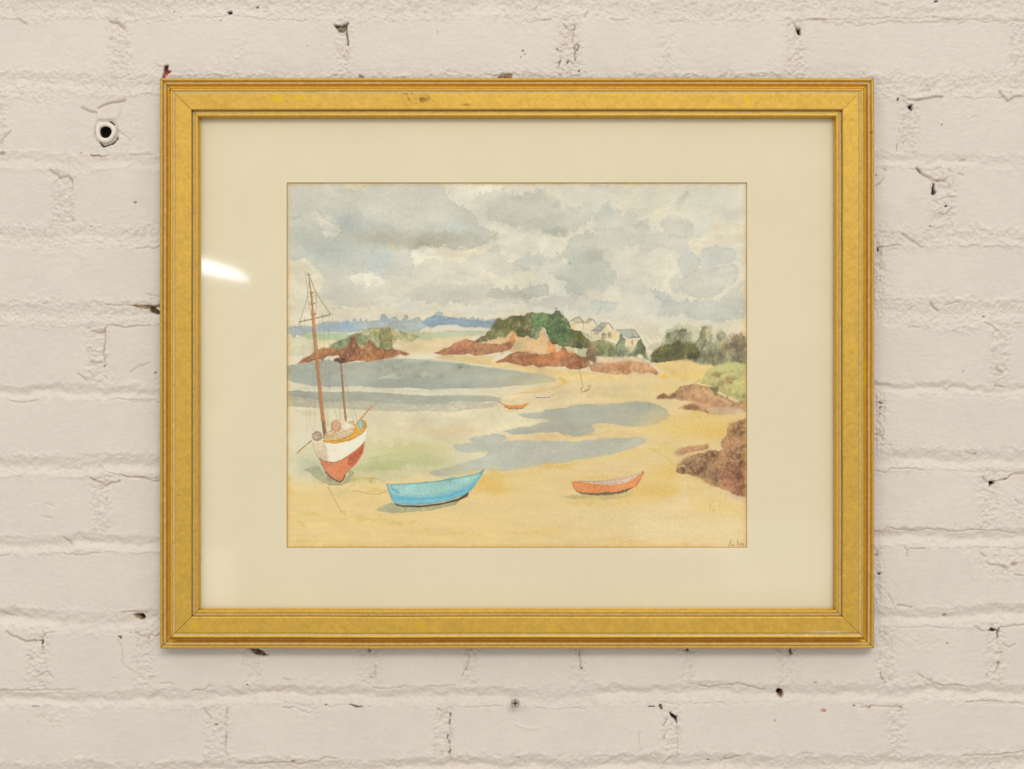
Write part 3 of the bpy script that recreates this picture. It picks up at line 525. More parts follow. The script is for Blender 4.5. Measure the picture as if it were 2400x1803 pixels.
wash([(1484, 592), (1520, 590), (1570, 588), (1588, 602), (1590, 640), (1570, 656), (1566, 668), (1550, 680), (1528, 676), (1500, 650), (1470, 640)], (205, 195, 171), .75, 3, 1.2)
wash([(1440, 650), (1500, 640), (1530, 674), (1524, 690), (1460, 696)], (190, 185, 166), .6, 3)
wash([(1522, 676), (1545, 680), (1566, 684), (1576, 700), (1552, 712), (1532, 690)], (165, 168, 155), .65, 1.4, .6, .08); wash([(1536, 668), (1562, 660), (1570, 676), (1590, 696), (1570, 700), (1560, 684), (1540, 678)], (206, 196, 170), .6, 1.6)
stroke([(1672, 698), (1692, 688), (1712, 674), (1728, 662), (1742, 652)], (210, 200, 175), 3.5, .6); wash([(1690, 696), (1714, 680), (1745, 660), (1745, 700), (1690, 704)], (186, 181, 160), .6, 2); blob(1738, 678, 3, 5, (212, 202, 178), .8)
# low sky
wash([(1230, 712), (1290, 692), (1370, 698), (1420, 702), (1450, 708), (1450, 734), (1400, 736), (1380, 728), (1360, 732), (1320, 720), (1280, 724), (1230, 722)], (185, 181, 163), .6, 3, 1.2); wash([(1382, 704), (1404, 702), (1424, 704), (1444, 712), (1440, 728), (1404, 730), (1384, 722)], (176, 179, 168), .6, 2, 1, .05)
wash([(1540, 700), (1600, 706), (1640, 704), (1750, 700), (1746, 736), (1735, 748), (1700, 754), (1660, 752), (1620, 748), (1600, 738), (1580, 740), (1536, 742), (1546, 722)], (183, 180, 163), .8, 1.8, 1.0, .04); blob(1570, 712, 34, 10, (166, 172, 162), .5)
blob(1560, 735, 40, 5, (172, 166, 146), .4, -.1); wash([(1592, 744), (1600, 737), (1620, 748), (1614, 752)], (204, 194, 172), .7, 1.2)
wash([(1590, 756), (1640, 756), (1690, 758), (1746, 744), (1748, 790), (1700, 785), (1600, 770)], (210, 197, 165), .75, 3)
wash([(960, 756), (975, 735), (1010, 718), (1028, 712), (1040, 726), (1100, 735), (1160, 740), (1190, 725), (1240, 722), (1240, 745), (1160, 760), (960, 770)], (208, 194, 164), .7, 3, 1.2); blob(1195, 730, 14, 6, (180, 184, 155), .5)
wash([(1330, 740), (1500, 735), (1545, 760), (1555, 790), (1520, 800), (1490, 770), (1440, 765), (1400, 750)], (203, 191, 166), .6, 5)

art[..., 2] += 6 * sky; art[..., 1] += 1.5 * sky
WS, WJ = 1.0, 0.0
# far shore
hill_top = [(670, 767), (682, 766), (692, 765), (700, 767), (708, 764), (715, 762), (720, 765), (735, 764), (743, 760), (757, 756), (770, 753), (790, 754), (803, 755), (812, 750), (820, 754), (824, 757), (829, 748), (832, 746), (840, 757), (843, 748), (846, 745), (850, 756), (857, 748), (865, 754), (880, 752), (892, 748), (894, 738), (899, 735), (905, 741), (912, 749), (920, 745), (928, 742), (934, 752), (943, 752), (948, 742), (953, 738), (957, 750), (966, 749), (975, 744), (983, 742), (986, 751), (994, 750), (1000, 745), (1007, 742), (1016, 739), (1022, 733), (1029, 730), (1036, 732), (1040, 741), (1047, 742), (1056, 744), (1068, 744), (1078, 746), (1084, 743), (1093, 744), (1097, 751), (1103, 744), (1112, 743), (1114, 750), (1120, 745), (1126, 752), (1130, 746), (1136, 752), (1150, 749), (1155, 746), (1160, 750), (1167, 746)]
wash(hill_top + [(1168, 752), (1152, 770), (1142, 770), (1130, 768), (1100, 766), (1086, 768), (1070, 762), (1050, 762), (1030, 762), (1012, 770), (998, 766), (980, 778), (940, 778), (900, 778), (860, 774), (830, 778), (810, 781), (790, 778), (740, 779), (715, 782), (706, 790), (694, 784), (692, 794), (686, 792), (684, 784), (670, 782)], (160, 168, 166), .92, .9, .15, .10, .035, .04, .5)
wash([(986, 756), (1000, 747), (1022, 738), (1040, 744), (1090, 748), (1135, 754), (1166, 750), (1152, 768), (1130, 766), (1090, 767), (1060, 760), (1030, 762), (1012, 766), (1000, 764)], (128, 146, 160), .85, 1.4, .4, .06, .05)
wash([(756, 762), (780, 756), (806, 758), (830, 756), (850, 762), (840, 772), (815, 780), (760, 779), (740, 776)], (148, 163, 172), .7, 3, .6, 0, .05); blob(812, 758, 14, 6, (118, 150, 180), .7); blob(740, 768, 30, 6, (148, 158, 158), .5); blob(688, 775, 14, 8, (155, 162, 158), .5)
blob(900, 744, 9, 5, (130, 155, 175), .6); stroke([(946, 741), (952, 738), (957, 746)], (130, 118, 112), 1.3, .5)
wash([(706, 789), (718, 782), (745, 780), (810, 781), (824, 788), (812, 797), (790, 798), (745, 799), (722, 795)], (166, 180, 142), .9, 1.0, .3, .04); stroke([(718, 781), (760, 780), (812, 779)], (212, 205, 175), 1.4, .6)
for x in (750, 764, 780, 793): blob(x, 789, 3, 2.4, (130, 145, 105), .6)
wash([(940, 777), (1000, 778), (1060, 777), (1140, 778), (1130, 784), (1100, 788), (1040, 794), (980, 800), (950, 800), (930, 790)], (176, 180, 148), .85, 1.4, .5); stroke([(1048, 776), (1080, 777), (1140, 777)], (130, 138, 108), 1.2, .6); blob(968, 784, 40, 9, (160, 160, 118), .6); stroke([(1085, 788), (1110, 787)], (165, 160, 115), 1.2, .5)
wash([(672, 784), (690, 792), (712, 790), (735, 800), (738, 828), (700, 834), (672, 832)], (193, 187, 156), .75, 2, .6, .03)
wash([(740, 800), (800, 798), (790, 806), (770, 815), (745, 816)], (210, 194, 148), .7, 2)
# island
wash([(930, 800), (985, 796), (1060, 792), (1110, 786), (1100, 800), (1040, 820), (1016, 828), (980, 832), (960, 830), (935, 815)], (209, 187, 143), .8, 2.5, .6)
wash([(772, 812), (792, 798), (812, 790), (824, 784), (845, 778), (868, 769), (905, 767), (922, 771), (945, 779), (985, 788), (968, 800), (952, 801), (934, 796), (922, 802), (921, 818), (905, 822), (880, 816), (820, 820), (790, 822)], (152, 148, 108), .92, 1.1, .4, .07, .05)
wash([(895, 772), (915, 770), (925, 780), (918, 800), (920, 816), (905, 821), (892, 812), (895, 798), (885, 788)], (140, 132, 82), .7, 1.8, .5, .08, .06); blob(884, 785, 6, 7, (130, 118, 60), .7); wash([(920, 796), (934, 798), (928, 806), (920, 802)], (205, 180, 110), .7, 1.2)
wash([(774, 812), (796, 800), (820, 789), (824, 797), (816, 812), (800, 820), (782, 818)], (112, 124, 92), .85, 1.2, .4, .08, .06); wash([(833, 786), (858, 780), (864, 790), (862, 808), (842, 812), (834, 802)], (138, 140, 104), .8, 1.4, .4, .05, .06); wash([(868, 786), (885, 800), (890, 806), (884, 818), (872, 806)], (172, 170, 132), .7, 1.2)
wash([(697, 853), (708, 844), (716, 840), (730, 832), (745, 820), (758, 816), (776, 815), (790, 820), (806, 818), (818, 808), (824, 788), (830, 789), (836, 808), (846, 815), (858, 812), (866, 796), (876, 806), (884, 816), (905, 822), (920, 817), (935, 820), (948, 825), (962, 829), (955, 833), (938, 832), (905, 840), (880, 846), (860, 848), (845, 845), (820, 849), (800, 851), (782, 848), (784, 842), (796, 838), (794, 833), (772, 836), (762, 838), (757, 846), (746, 842), (726, 849)], (146, 86, 48), .92, 1.0, .5, .12, .07, .08)
wash([(826, 836), (848, 838), (880, 832), (905, 828), (930, 828), (905, 838), (870, 846), (830, 846)], (165, 98, 42), .75, 1.6, .6, 0, .08); blob(862, 818, 10, 8, (190, 125, 60), .6); blob(850, 815, 8, 4, (205, 158, 110), .7); blob(867, 838, 7, 3, (200, 140, 85), .7); blob(750, 822, 20, 5, (180, 130, 80), .5)
wash([(780, 848), (790, 842), (806, 839), (812, 842), (806, 849), (795, 853), (788, 850)], (82, 50, 40), .9, 1.0, .3, .1, .06); blob(735, 842, 14, 4, (118, 62, 38), .6); blob(812, 826, 16, 6, (112, 62, 35), .5); stroke([(898, 817), (905, 822), (918, 819)], (70, 52, 38), 1.4, .7); blob(930, 822, 14, 4, (135, 75, 50), .5)
# water
wash([(668, 858), (700, 854), (745, 846), (770, 843), (800, 852), (860, 848), (910, 842), (945, 841), (985, 842), (1030, 847), (1080, 852), (1130, 860), (1200, 868), (1240, 873), (1280, 878), (1298, 887), (1307, 895), (1290, 896), (1240, 903), (1180, 907), (1140, 910), (1090, 911), (1060, 910), (1010, 914), (980, 910), (955, 909), (915, 910), (885, 911), (845, 905), (810, 906), (770, 908), (720, 903), (690, 897), (676, 892), (668, 890)], (152, 156, 143), .93, 1.5, .35, .05, .012, .03, .3)
wash([(930, 843), (1010, 843), (1006, 846), (960, 846)], (190, 182, 160), .5, 2); wash([(670, 870), (720, 862), (800, 862), (920, 858), (1100, 862), (1240, 882), (1200, 890), (1000, 884), (800, 880)], (162, 160, 140), .4, 6)
wash([(884, 886), (905, 880), (918, 875), (930, 877), (924, 881), (942, 890), (912, 887), (895, 889)], (184, 182, 158), .8, 1.2, .3); blob(900, 900, 60, 6, (148, 150, 130), .5)
wash([(668, 892), (690, 898), (740, 907), (800, 909), (860, 907), (915, 912), (980, 914), (1060, 914), (1140, 912), (1240, 907), (1300, 900), (1315, 893), (1320, 902), (1290, 912), (1240, 918), (1180, 922), (1120, 924), (1060, 924), (960, 924), (860, 916), (700, 914), (668, 914)], (196, 188, 163), .8, 1.2, .4)
wash([(668, 917), (700, 916), (760, 919), (850, 918), (905, 921), (960, 926), (1000, 928), (1050, 927), (1085, 926), (1130, 928), (1160, 930), (1185, 938), (1215, 941), (1180, 944), (1150, 941), (1120, 943), (1090, 940), (1070, 940), (1050, 945), (1000, 946), (960, 947), (900, 945), (850, 941), (780, 942), (740, 938), (700, 932), (668, 930)], (150, 151, 136), .9, 1.5, .3, .05, .014)
wash([(668, 930), (700, 933), (745, 939), (800, 942), (850, 942), (905, 945), (960, 947), (1010, 946), (1055, 945), (1072, 941), (1090, 940), (1112, 943), (1140, 945), (1172, 940), (1172, 948), (1150, 955), (1100, 960), (1080, 962), (1065, 966), (1030, 966), (1000, 963), (960, 966), (910, 964), (860, 962), (800, 958), (740, 957), (690, 953), (668, 952)], (175, 168, 145), .9, 1.0, .3, .06, .04)
# flats between
mixin(ALL, sstep(958, 975, AY) * sstep(1040, 1000, AY) * sstep(1500, 1250, AX) * .5, np.array([204., 192., 162.]))
sand = np.array([214., 187., 127.])
mixin(ALL, np.clip(sstep(1075, 1135, AY - 0.045 * (AX - 1200) * -1) * .92, 0, 1), sand * (1 + .012 * str_ + .004 * gr)[..., None])
mixin(ALL, sstep(1080, 1420, AX) * sstep(838, 905, AY) * .88, np.array([209., 184., 132.]) * (1 + .010 * str_ + .004 * gr)[..., None])
wash([(1040, 832), (1090, 834), (1165, 834), (1150, 848), (1210, 855), (1320, 866), (1400, 876), (1480, 882), (1460, 900), (1330, 890), (1290, 880), (1200, 866), (1100, 852), (1020, 840)], (212, 184, 125), .85, 2.5, .6)
wash([(1270, 905), (1350, 895), (1480, 890), (1460, 930), (1380, 948), (1340, 948), (1310, 958), (1240, 966), (1150, 964), (1180, 930)], (208, 186, 144), .7, 4)
wash([(940, 966), (1080, 966), (1170, 955), (1300, 960), (1215, 972), (1225, 984), (1290, 988), (1200, 1005), (1160, 1015), (1105, 1024), (1095, 1040), (1050, 1040), (960, 1010), (780, 1000), (680, 960)], (205, 192, 160), .75, 4, 1)
wash([(1170, 972), (1210, 972), (1240, 984), (1296, 986), (1250, 996), (1190, 1008), (1150, 1000)], (198, 190, 158), .7, 3)
blob(1020, 1008, 90, 8, (207, 183, 142), .5); blob(1060, 1012, 60, 10, (210, 182, 140), .5)
# green shallows
blob(920, 1060, 150, 38, (190, 184, 132), .8, 0, 2); blob(990, 1050, 80, 16, (186, 176, 122), .6); blob(900, 1090, 110, 14, (172, 172, 118), .75, -.1); blob(870, 1100, 60, 12, (158, 164, 108), .55, -.15); blob(1010, 1080, 60, 14, (172, 170, 122), .6)
blob(720, 1085, 50, 26, (190, 188, 156), .8); blob(740, 1100, 40, 24, (168, 168, 138), .6, .6); blob(930, 1110, 110, 12, (190, 180, 140), .7); blob(700, 1060, 40, 10, (205, 188, 138), .5)
stroke([(860, 1075), (910, 1067), (960, 1064)], (165, 165, 105), 1.8, .35); stroke([(850, 1105), (900, 1098), (940, 1100)], (150, 158, 100), 3, .35); stroke([(985, 1108), (1040, 1100), (1070, 1092)], (160, 150, 105), 1.4, .4)
# wet patches on the sand
wash([(1208, 970), (1240, 969), (1274, 966), (1278, 961), (1320, 957), (1338, 951), (1370, 948), (1420, 948), (1460, 944), (1490, 941), (1515, 942), (1545, 950), (1562, 960), (1570, 975), (1563, 984), (1545, 993), (1510, 998), (1485, 1002), (1460, 998), (1430, 994), (1405, 991), (1384, 996), (1396, 1010), (1385, 1018), (1350, 1022), (1325, 1019), (1305, 1013), (1270, 1014), (1235, 1018), (1200, 1018), (1178, 1012), (1200, 1006), (1235, 1001), (1268, 992), (1300, 987), (1284, 986), (1277, 982), (1248, 981), (1224, 978)], (158, 159, 146), .9, 1.7, .4, .05, .012)
blob(1460, 970, 70, 14, (166, 164, 142), .5); blob(1350, 960, 24, 7, (176, 174, 158), .5); blob(1540, 975, 20, 8, (180, 176, 158), .5); blob(1350, 1000, 50, 8, (158, 154, 132), .5)
stroke([(1310, 1015), (1328, 1023), (1350, 1024), (1392, 1018)], (180, 140, 85), 1.8, .5); stroke([(1392, 1019), (1415, 1014), (1430, 1008)], (190, 165, 120), 1.6, .5)
wash([(1232, 1020), (1300, 1017), (1330, 1024), (1400, 1022), (1440, 1008), (1480, 1010), (1520, 1004), (1500, 1022), (1440, 1026), (1380, 1033), (1300, 1032), (1190, 1032), (1186, 1022)], (214, 185, 132), .85, 1.4, .5)
wash([(1062, 1044), (1082, 1043), (1106, 1036), (1099, 1030), (1112, 1024), (1140, 1021), (1158, 1017), (1184, 1020), (1187, 1030), (1172, 1035), (1220, 1032), (1290, 1033), (1340, 1036), (1400, 1029), (1440, 1026), (1470, 1028), (1500, 1023), (1514, 1030), (1510, 1040), (1480, 1052), (1430, 1066), (1370, 1076), (1300, 1086), (1240, 1096), (1180, 1104), (1152, 1106), (1136, 1101), (1110, 1107), (1070, 1113), (1030, 1117), (1005, 1112), (1012, 1104), (1060, 1094), (1100, 1080), (1140, 1070), (1142, 1060), (1090, 1062), (1068, 1056)], (172, 172, 158), .9, 2.0, .5, .04, .012)
blob(1300, 1055, 80, 12, (178, 175, 157), .5); blob(1180, 1065, 40, 12, (180, 180, 165), .6); blob(1420, 1045, 60, 8, (170, 168, 148), .5); blob(1110, 1048, 30, 6, (168, 172, 158), .5); blob(1060, 1100, 50, 9, (172, 165, 128), .6)
wash([(1099, 1064), (1140, 1058), (1142, 1064), (1104, 1070)], (206, 190, 140), .7, 1.2); stroke([(1150, 1106), (1200, 1103), (1260, 1094), (1320, 1084)], (190, 160, 90), 1.6, .4)
blob(1300, 1061, 6, 1.2, (208, 198, 178), .7)
blob(1300, 1095, 60, 9, (201, 168, 88), .75, -.15); blob(1480, 1065, 60, 10, (212, 182, 110), .5, -.2); blob(1160, 1115, 60, 9, (207, 172, 95), .65)
blob(1418, 922, 55, 7, (190, 174, 125), .65); blob(1480, 908, 50, 4, (185, 172, 130), .55); blob(1460, 930, 60, 5, (196, 178, 120), .5); blob(1340, 930, 40, 6, (212, 190, 150), .5)
blob(1322, 895, 8, 8, (212, 166, 66), .75); blob(1318, 888, 6, 3, (210, 160, 50), .6); stroke([(1290, 880), (1308, 888), (1320, 893)], (195, 165, 100), 2.0, .5); stroke([(1222, 921), (1260, 918), (1290, 912), (1312, 904)], (210, 160, 85), 3.2, .6)
stroke([(1130, 928), (1160, 926), (1200, 924), (1240, 919)], (196, 168, 122), 2, .5)
# sand, right
blob(1620, 1000, 110, 30, (212, 181, 106), .8, 0, 1.6); blob(1680, 1010, 50, 22, (209, 172, 88), .7); blob(1600, 880, 70, 12, (213, 178, 98), .75); blob(1556, 881, 9, 5, (226, 166, 60), .8); blob(1600, 885, 14, 8, (214, 170, 72), .5); blob(1560, 915, 34, 7, (212, 182, 108), .6); blob(1580, 1105, 60, 22, (210, 174, 92), .7)
blob(1640, 972, 70, 6, (208, 172, 90), .6); stroke([(1530, 1055), (1550, 1066), (1568, 1076), (1576, 1090), (1590, 1093)], (180, 160, 50), 1.8, .5); stroke([(1520, 1050), (1560, 1058), (1600, 1072)], (196, 165, 70), 3, .4); blob(1560, 1050, 24, 6, (196, 172, 90), .5)
wash([(1480, 880), (1560, 872), (1520, 890), (1470, 900)], (210, 186, 130), .5, 4)
blob(1500, 1160, 70, 30, (209, 174, 92), .55, -.3); blob(1560, 1150, 60, 16, (206, 170, 84), .6); blob(1400, 1130, 60, 16, (208, 178, 104), .5); blob(1680, 1190, 70, 24, (209, 178, 106), .7)
blob(1420, 1215, 160, 30, (210, 188, 142), .7); blob(1120, 1190, 120, 20, (210, 186, 134), .6); blob(1600, 1240, 120, 26, (211, 190, 144), .65); blob(760, 1170, 90, 20, (211, 184, 126), .5); blob(1140, 1130, 40, 14, (206, 166, 72), .65); blob(1155, 1150, 40, 10, (204, 160, 66), .5)
for x, y, rx, ry, a in [(930, 1224, 40, 4, .6), (730, 1205, 30, 3, .5), (705, 1229, 12, 3, .6), (850, 1215, 60, 4, .4), (1060, 1250, 80, 4, .4), (1250, 1250, 60, 4, .4), (1300, 1240, 40, 5, .3), (720, 1268, 30, 4, .4), (755, 1130, 10, 5, .6), (680, 1125, 8, 5, .6), (1600, 1215, 60, 4, .4), (880, 1150, 20, 8, .4), (1480, 1272, 60, 4, .4), (1370, 1180, 40, 5, .5), (1610, 1278, 14, 4, .6), (1420, 1120, 60, 5, .35)]:
    blob(x, y, rx, ry, (200, 164, 84), a)
# reed shadows near shore left
stroke([(810, 1130), (850, 1120), (880, 1122), (900, 1128)], (160, 140, 60), 2.4, .5); blob(870, 1123, 14, 3, (165, 140, 55), .6); blob(840, 1128, 30, 8, (190, 172, 112), .6); blob(900, 1118, 26, 8, (182, 178, 150), .6); blob(820, 1120, 16, 5, (160, 150, 80), .5)

# headland
wash([(1125, 806), (1150, 796), (1186, 790), (1190, 780), (1202, 775), (1212, 786), (1236, 790), (1246, 782), (1262, 768), (1272, 765), (1284, 795), (1296, 800), (1302, 812), (1310, 826), (1250, 828), (1200, 824), (1140, 812)], (206, 170, 120), .92, 1.1, .5, .05, .03)
wash([(1016, 828), (1030, 823), (1048, 815), (1062, 807), (1078, 800), (1092, 796), (1112, 800), (1135, 805), (1156, 804), (1172, 808), (1192, 800), (1197, 788), (1203, 785), (1206, 800), (1200, 815), (1190, 822), (1165, 826), (1140, 832), (1112, 833), (1098, 829), (1085, 832), (1060, 831), (1040, 832)], (172, 108, 72), .92, 1.0, .5, .12, .05, .07)
blob(1080, 820, 40, 6, (150, 85, 50), .55); blob(1140, 814, 20, 8, (160, 105, 60), .4); blob(1175, 820, 14, 5, (140, 80, 45), .5); wash([(1200, 806), (1228, 800), (1238, 812), (1226, 822), (1204, 822)], (190, 172, 130), .7, 1.6); wash([(1196, 776), (1206, 774), (1208, 800), (1198, 808)], (205, 135, 65), .7, 1.6)
wash([(1160, 850), (1170, 844), (1182, 840), (1196, 830), (1214, 824), (1240, 826), (1262, 830), (1290, 828), (1300, 818), (1320, 810), (1330, 820), (1348, 828), (1360, 834), (1378, 840), (1382, 856), (1374, 862), (1356, 866), (1335, 866), (1325, 860), (1290, 858), (1262, 862), (1250, 857), (1225, 858), (1205, 853), (1192, 850)], (166, 98, 54), .94, 1.0, .5, .12, .06, .08)
blob(1240, 842, 40, 8, (140, 78, 38), .5); blob(1300, 848, 50, 6, (185, 105, 55), .5); blob(1360, 856, 20, 6, (130, 70, 40), .55); blob(1320, 832, 20, 7, (190, 110, 62), .5); blob(1206, 846, 14, 6, (150, 92, 42), .5); wash([(1200, 834), (1250, 826), (1270, 828), (1240, 832)], (196, 180, 150), .6, 1.2)
wash([(1284, 800), (1300, 804), (1304, 822), (1296, 830), (1280, 826), (1284, 812)], (205, 140, 75), .7, 1.4); wash([(1302, 800), (1312, 792), (1318, 808), (1314, 822), (1302, 826)], (192, 182, 145), .8, 1.2); wash([(1328, 812), (1344, 816), (1344, 830), (1330, 828)], (196, 178, 130), .8, 1.1); wash([(1346, 818), (1374, 820), (1372, 838), (1352, 832)], (178, 176, 138), .85, 1.1)
green_pts = [(1112, 802), (1124, 792), (1140, 782), (1152, 768), (1163, 750), (1168, 746), (1180, 752), (1192, 744), (1204, 740), (1222, 741), (1238, 734), (1246, 731), (1254, 735), (1262, 733), (1276, 732), (1284, 739), (1294, 738), (1300, 730), (1306, 729), (1309, 726), (1315, 735), (1324, 744), (1333, 756), (1337, 770), (1352, 774), (1364, 778), (1374, 790), (1384, 800), (1378, 814), (1360, 818), (1340, 814), (1320, 812), (1306, 808), (1294, 806), (1288, 798), (1276, 768), (1268, 764), (1264, 792), (1248, 794), (1238, 786), (1228, 791), (1214, 790), (1206, 778), (1196, 776), (1188, 790), (1172, 790), (1156, 795), (1130, 802)]
wash(green_pts, (98, 98, 58), .95, .9, .3, .14, .07, .08, .9)
wash([(1246, 738), (1262, 735), (1280, 734), (1298, 738), (1308, 730), (1318, 742), (1334, 758), (1338, 776), (1340, 800), (1320, 810), (1300, 800), (1286, 790), (1274, 766), (1256, 772), (1246, 760)], (88, 112, 72), .88, 2, .7, .05, .07); wash([(1246, 770), (1266, 766), (1266, 790), (1250, 792)], (140, 150, 120), .6, 2)
blob(1225, 752, 20, 8, (70, 66, 38), .6); blob(1228, 770, 14, 10, (66, 62, 40), .55); blob(1180, 765, 20, 8, (95, 92, 45), .5); blob(1304, 736, 8, 7, (55, 68, 45), .7); blob(1362, 788, 12, 10, (88, 95, 28), .7); blob(1350, 805, 20, 8, (120, 112, 80), .55); blob(1200, 755, 16, 6, (120, 108, 55), .5); blob(1290, 770, 12, 10, (75, 98, 58), .5); blob(1150, 785, 16, 6, (98, 92, 50), .5)
wash([(1366, 778), (1380, 780), (1384, 794), (1374, 788)], (165, 160, 115), .7, 1.2)
# houses
H_LINE = (112, 96, 76)
wash([(1338, 757), (1368, 756), (1378, 758), (1384, 752), (1398, 762), (1396, 772), (1386, 776), (1350, 775), (1338, 770)], (212, 197, 162), .95, .7, .1); wash([(1337, 756), (1349, 758), (1348, 772), (1340, 770)], (216, 180, 118), .85, 1.0, .2)
wash([(1336, 753), (1357, 742), (1369, 757), (1350, 757)], (180, 167, 142), .9, .7, .1); stroke([(1336, 753), (1346, 747), (1357, 742), (1369, 757)], H_LINE, 1.5, .75); stroke([(1348, 757), (1366, 757)], H_LINE, .8, .5)
wash([(1370, 757), (1382, 747), (1390, 750), (1380, 758), (1374, 760)], (172, 158, 132), .9, .7, .1); stroke([(1370, 757), (1382, 747), (1391, 750), (1399, 762)], H_LINE, 1.3, .7); stroke([(1367, 758), (1367, 772)], H_LINE, 1, .4)
wash([(1386, 776), (1408, 777), (1424, 757), (1438, 774), (1444, 772), (1446, 804), (1430, 800), (1388, 798)], (208, 194, 158), .95, .7, .1); wash([(1386, 776), (1408, 757), (1424, 757), (1408, 777)], (158, 156, 138), .92, .7, .1, .06, .06); stroke([(1408, 756), (1426, 757), (1438, 772)], (108, 104, 92), 1.4, .7); stroke([(1386, 776), (1408, 778), (1424, 760)], (120, 112, 96), 1.0, .55); stroke([(1386, 777), (1387, 798)], H_LINE, .9, .4)
for x in (1393.5, 1398, 1402): blob(x, 782, 1.3, 2.4, (95, 85, 68), .8, 0, 0)
wash([(1410, 795), (1410, 783), (1415, 779), (1421, 783), (1421, 796)], (160, 145, 112), .9, .7, 0, .1); wash([(1424, 793), (1424, 782), (1428, 777), (1433, 781), (1433, 794)], (168, 154, 120), .9, .7, 0, .1); blob(1397, 792, 8, 3, (210, 178, 130), .7); wash([(1438, 776), (1446, 778), (1442, 800), (1436, 796)], (216, 186, 130), .8, 1)
wash([(1442, 773), (1488, 772), (1500, 791), (1470, 793), (1456, 784)], (158, 160, 144), .92, .8, .1, .06, .06); stroke([(1443, 773), (1488, 772), (1500, 791), (1468, 793)], (118, 115, 100), 1.2, .65); wash([(1464, 794), (1500, 792), (1500, 812), (1486, 818), (1464, 812)], (213, 193, 163), .9, .9, .1); wash(ell(1482, 803, 2.4, 5.5, 10), (165, 120, 85), .85, .7, 0)
stroke([(1510, 792), (1524, 812)], (150, 135, 110), 1.0, .4); wash([(1517, 818), (1530, 806), (1546, 802), (1548, 808), (1530, 820)], (180, 174, 150), .7, 1.2); stroke([(1517, 820), (1530, 806), (1544, 802)], (140, 132, 112), 1, .4)
# shrubs
wash([(1386, 800), (1408, 798), (1426, 800), (1440, 806), (1452, 816), (1450, 838), (1440, 838), (1400, 836), (1390, 818)], (160, 155, 112), .8, 1.6)
wash([(1388, 800), (1410, 797), (1426, 800), (1436, 812), (1442, 826), (1438, 836), (1418, 838), (1402, 832), (1392, 818)], (124, 126, 86), .92, 1.0, .3, .12, .06); wash([(1374, 846), (1374, 826), (1380, 806), (1386, 801), (1394, 816), (1400, 834), (1403, 850), (1394, 852), (1384, 846)], (126, 98, 68), .92, 1.3, .4, .1, .07); blob(1396, 845, 7, 7, (105, 78, 75), .6); blob(1378, 838, 6, 8, (98, 78, 45), .6)
wash([(1441, 826), (1444, 808), (1450, 798), (1452, 786), (1456, 780), (1460, 790), (1466, 796), (1464, 812), (1474, 816), (1480, 832), (1472, 838), (1466, 832), (1462, 838), (1450, 836)], (118, 126, 96), .93, .9, .2, .14, .05); wash([(1474, 834), (1482, 824), (1490, 812), (1496, 798), (1502, 794), (1508, 806), (1514, 818), (1514, 832), (1522, 846), (1512, 842), (1506, 834), (1496, 830), (1492, 836)], (112, 120, 84), .93, .9, .2, .14, .06); blob(1510, 834, 7, 7, (100, 105, 48), .5); wash([(1464, 814), (1500, 808), (1490, 826), (1478, 828)], (176, 168, 128), .6, 2)
# pale rock spit
wash([(1396, 834), (1410, 840), (1440, 840), (1480, 836), (1500, 838), (1512, 846), (1520, 858), (1480, 862), (1420, 858), (1398, 850)], (211, 184, 148), .85, 1.6, .5); wash([(1378, 860), (1396, 852), (1440, 850), (1470, 846), (1500, 848), (1520, 852), (1532, 862), (1544, 873), (1540, 877), (1520, 874), (1500, 876), (1482, 872), (1470, 878), (1440, 878), (1410, 873), (1384, 868)], (188, 136, 94), .88, 1.2, .6, .10, .05, .07)
blob(1460, 862, 20, 6, (150, 88, 55), .6, .4); blob(1420, 866, 40, 4, (180, 120, 82), .5); blob(1500, 862, 30, 5, (196, 142, 95), .5); blob(1537, 873, 6, 3, (140, 95, 55), .6); wash([(1374, 868), (1378, 858), (1383, 860), (1384, 870)], (208, 194, 160), .85, .9, .2)
stroke([(1484, 835), (1500, 842), (1516, 852), (1530, 864), (1542, 872)], (165, 125, 85), 1.1, .5)
# right woods
wash([(1520, 850), (1530, 822), (1552, 806), (1600, 796), (1650, 800), (1700, 806), (1752, 800), (1752, 856), (1690, 856), (1600, 846)], (128, 126, 96), .85, 2.5, 1, 0, .02, .06)
wash([(1552, 806), (1556, 790), (1562, 776), (1578, 768), (1590, 760), (1608, 757), (1622, 766), (1634, 770), (1640, 780), (1652, 790), (1650, 815), (1600, 820), (1560, 815)], (184, 178, 148), .75, 1.6, .5, .08, .04, fine=2.0)
wash([(1556, 812), (1560, 798), (1564, 782), (1574, 778), (1584, 770), (1592, 776), (1600, 768), (1612, 776), (1620, 782), (1616, 800), (1626, 806), (1640, 790), (1646, 772), (1650, 766), (1658, 764), (1663, 774), (1668, 792), (1674, 800), (1680, 780), (1690, 775), (1700, 784), (1706, 796), (1704, 806), (1712, 800), (1708, 784), (1722, 792), (1724, 784), (1730, 790), (1736, 779), (1738, 790), (1746, 786), (1750, 794), (1750, 850), (1720, 848), (1690, 852), (1676, 858), (1640, 854), (1600, 842), (1560, 836)], (130, 131, 102), .9, 1.1, .3, .12, .06, .07, 1.4)
blob(1655, 790, 9, 14, (132, 112, 82), .6); blob(1576, 790, 9, 12, (120, 122, 92), .55); blob(1598, 790, 10, 12, (122, 122, 96), .55); blob(1690, 800, 10, 14, (130, 120, 92), .5); blob(1730, 812, 18, 24, (122, 98, 78), .75); blob(1700, 815, 8, 14, (165, 122, 82), .6); blob(1668, 830, 20, 14, (112, 98, 78), .5); blob(1654, 770, 7, 6, (98, 92, 70), .5); blob(1690, 836, 9, 5, (128, 84, 48), .6); blob(1620, 790, 6, 12, (172, 170, 140), .5)
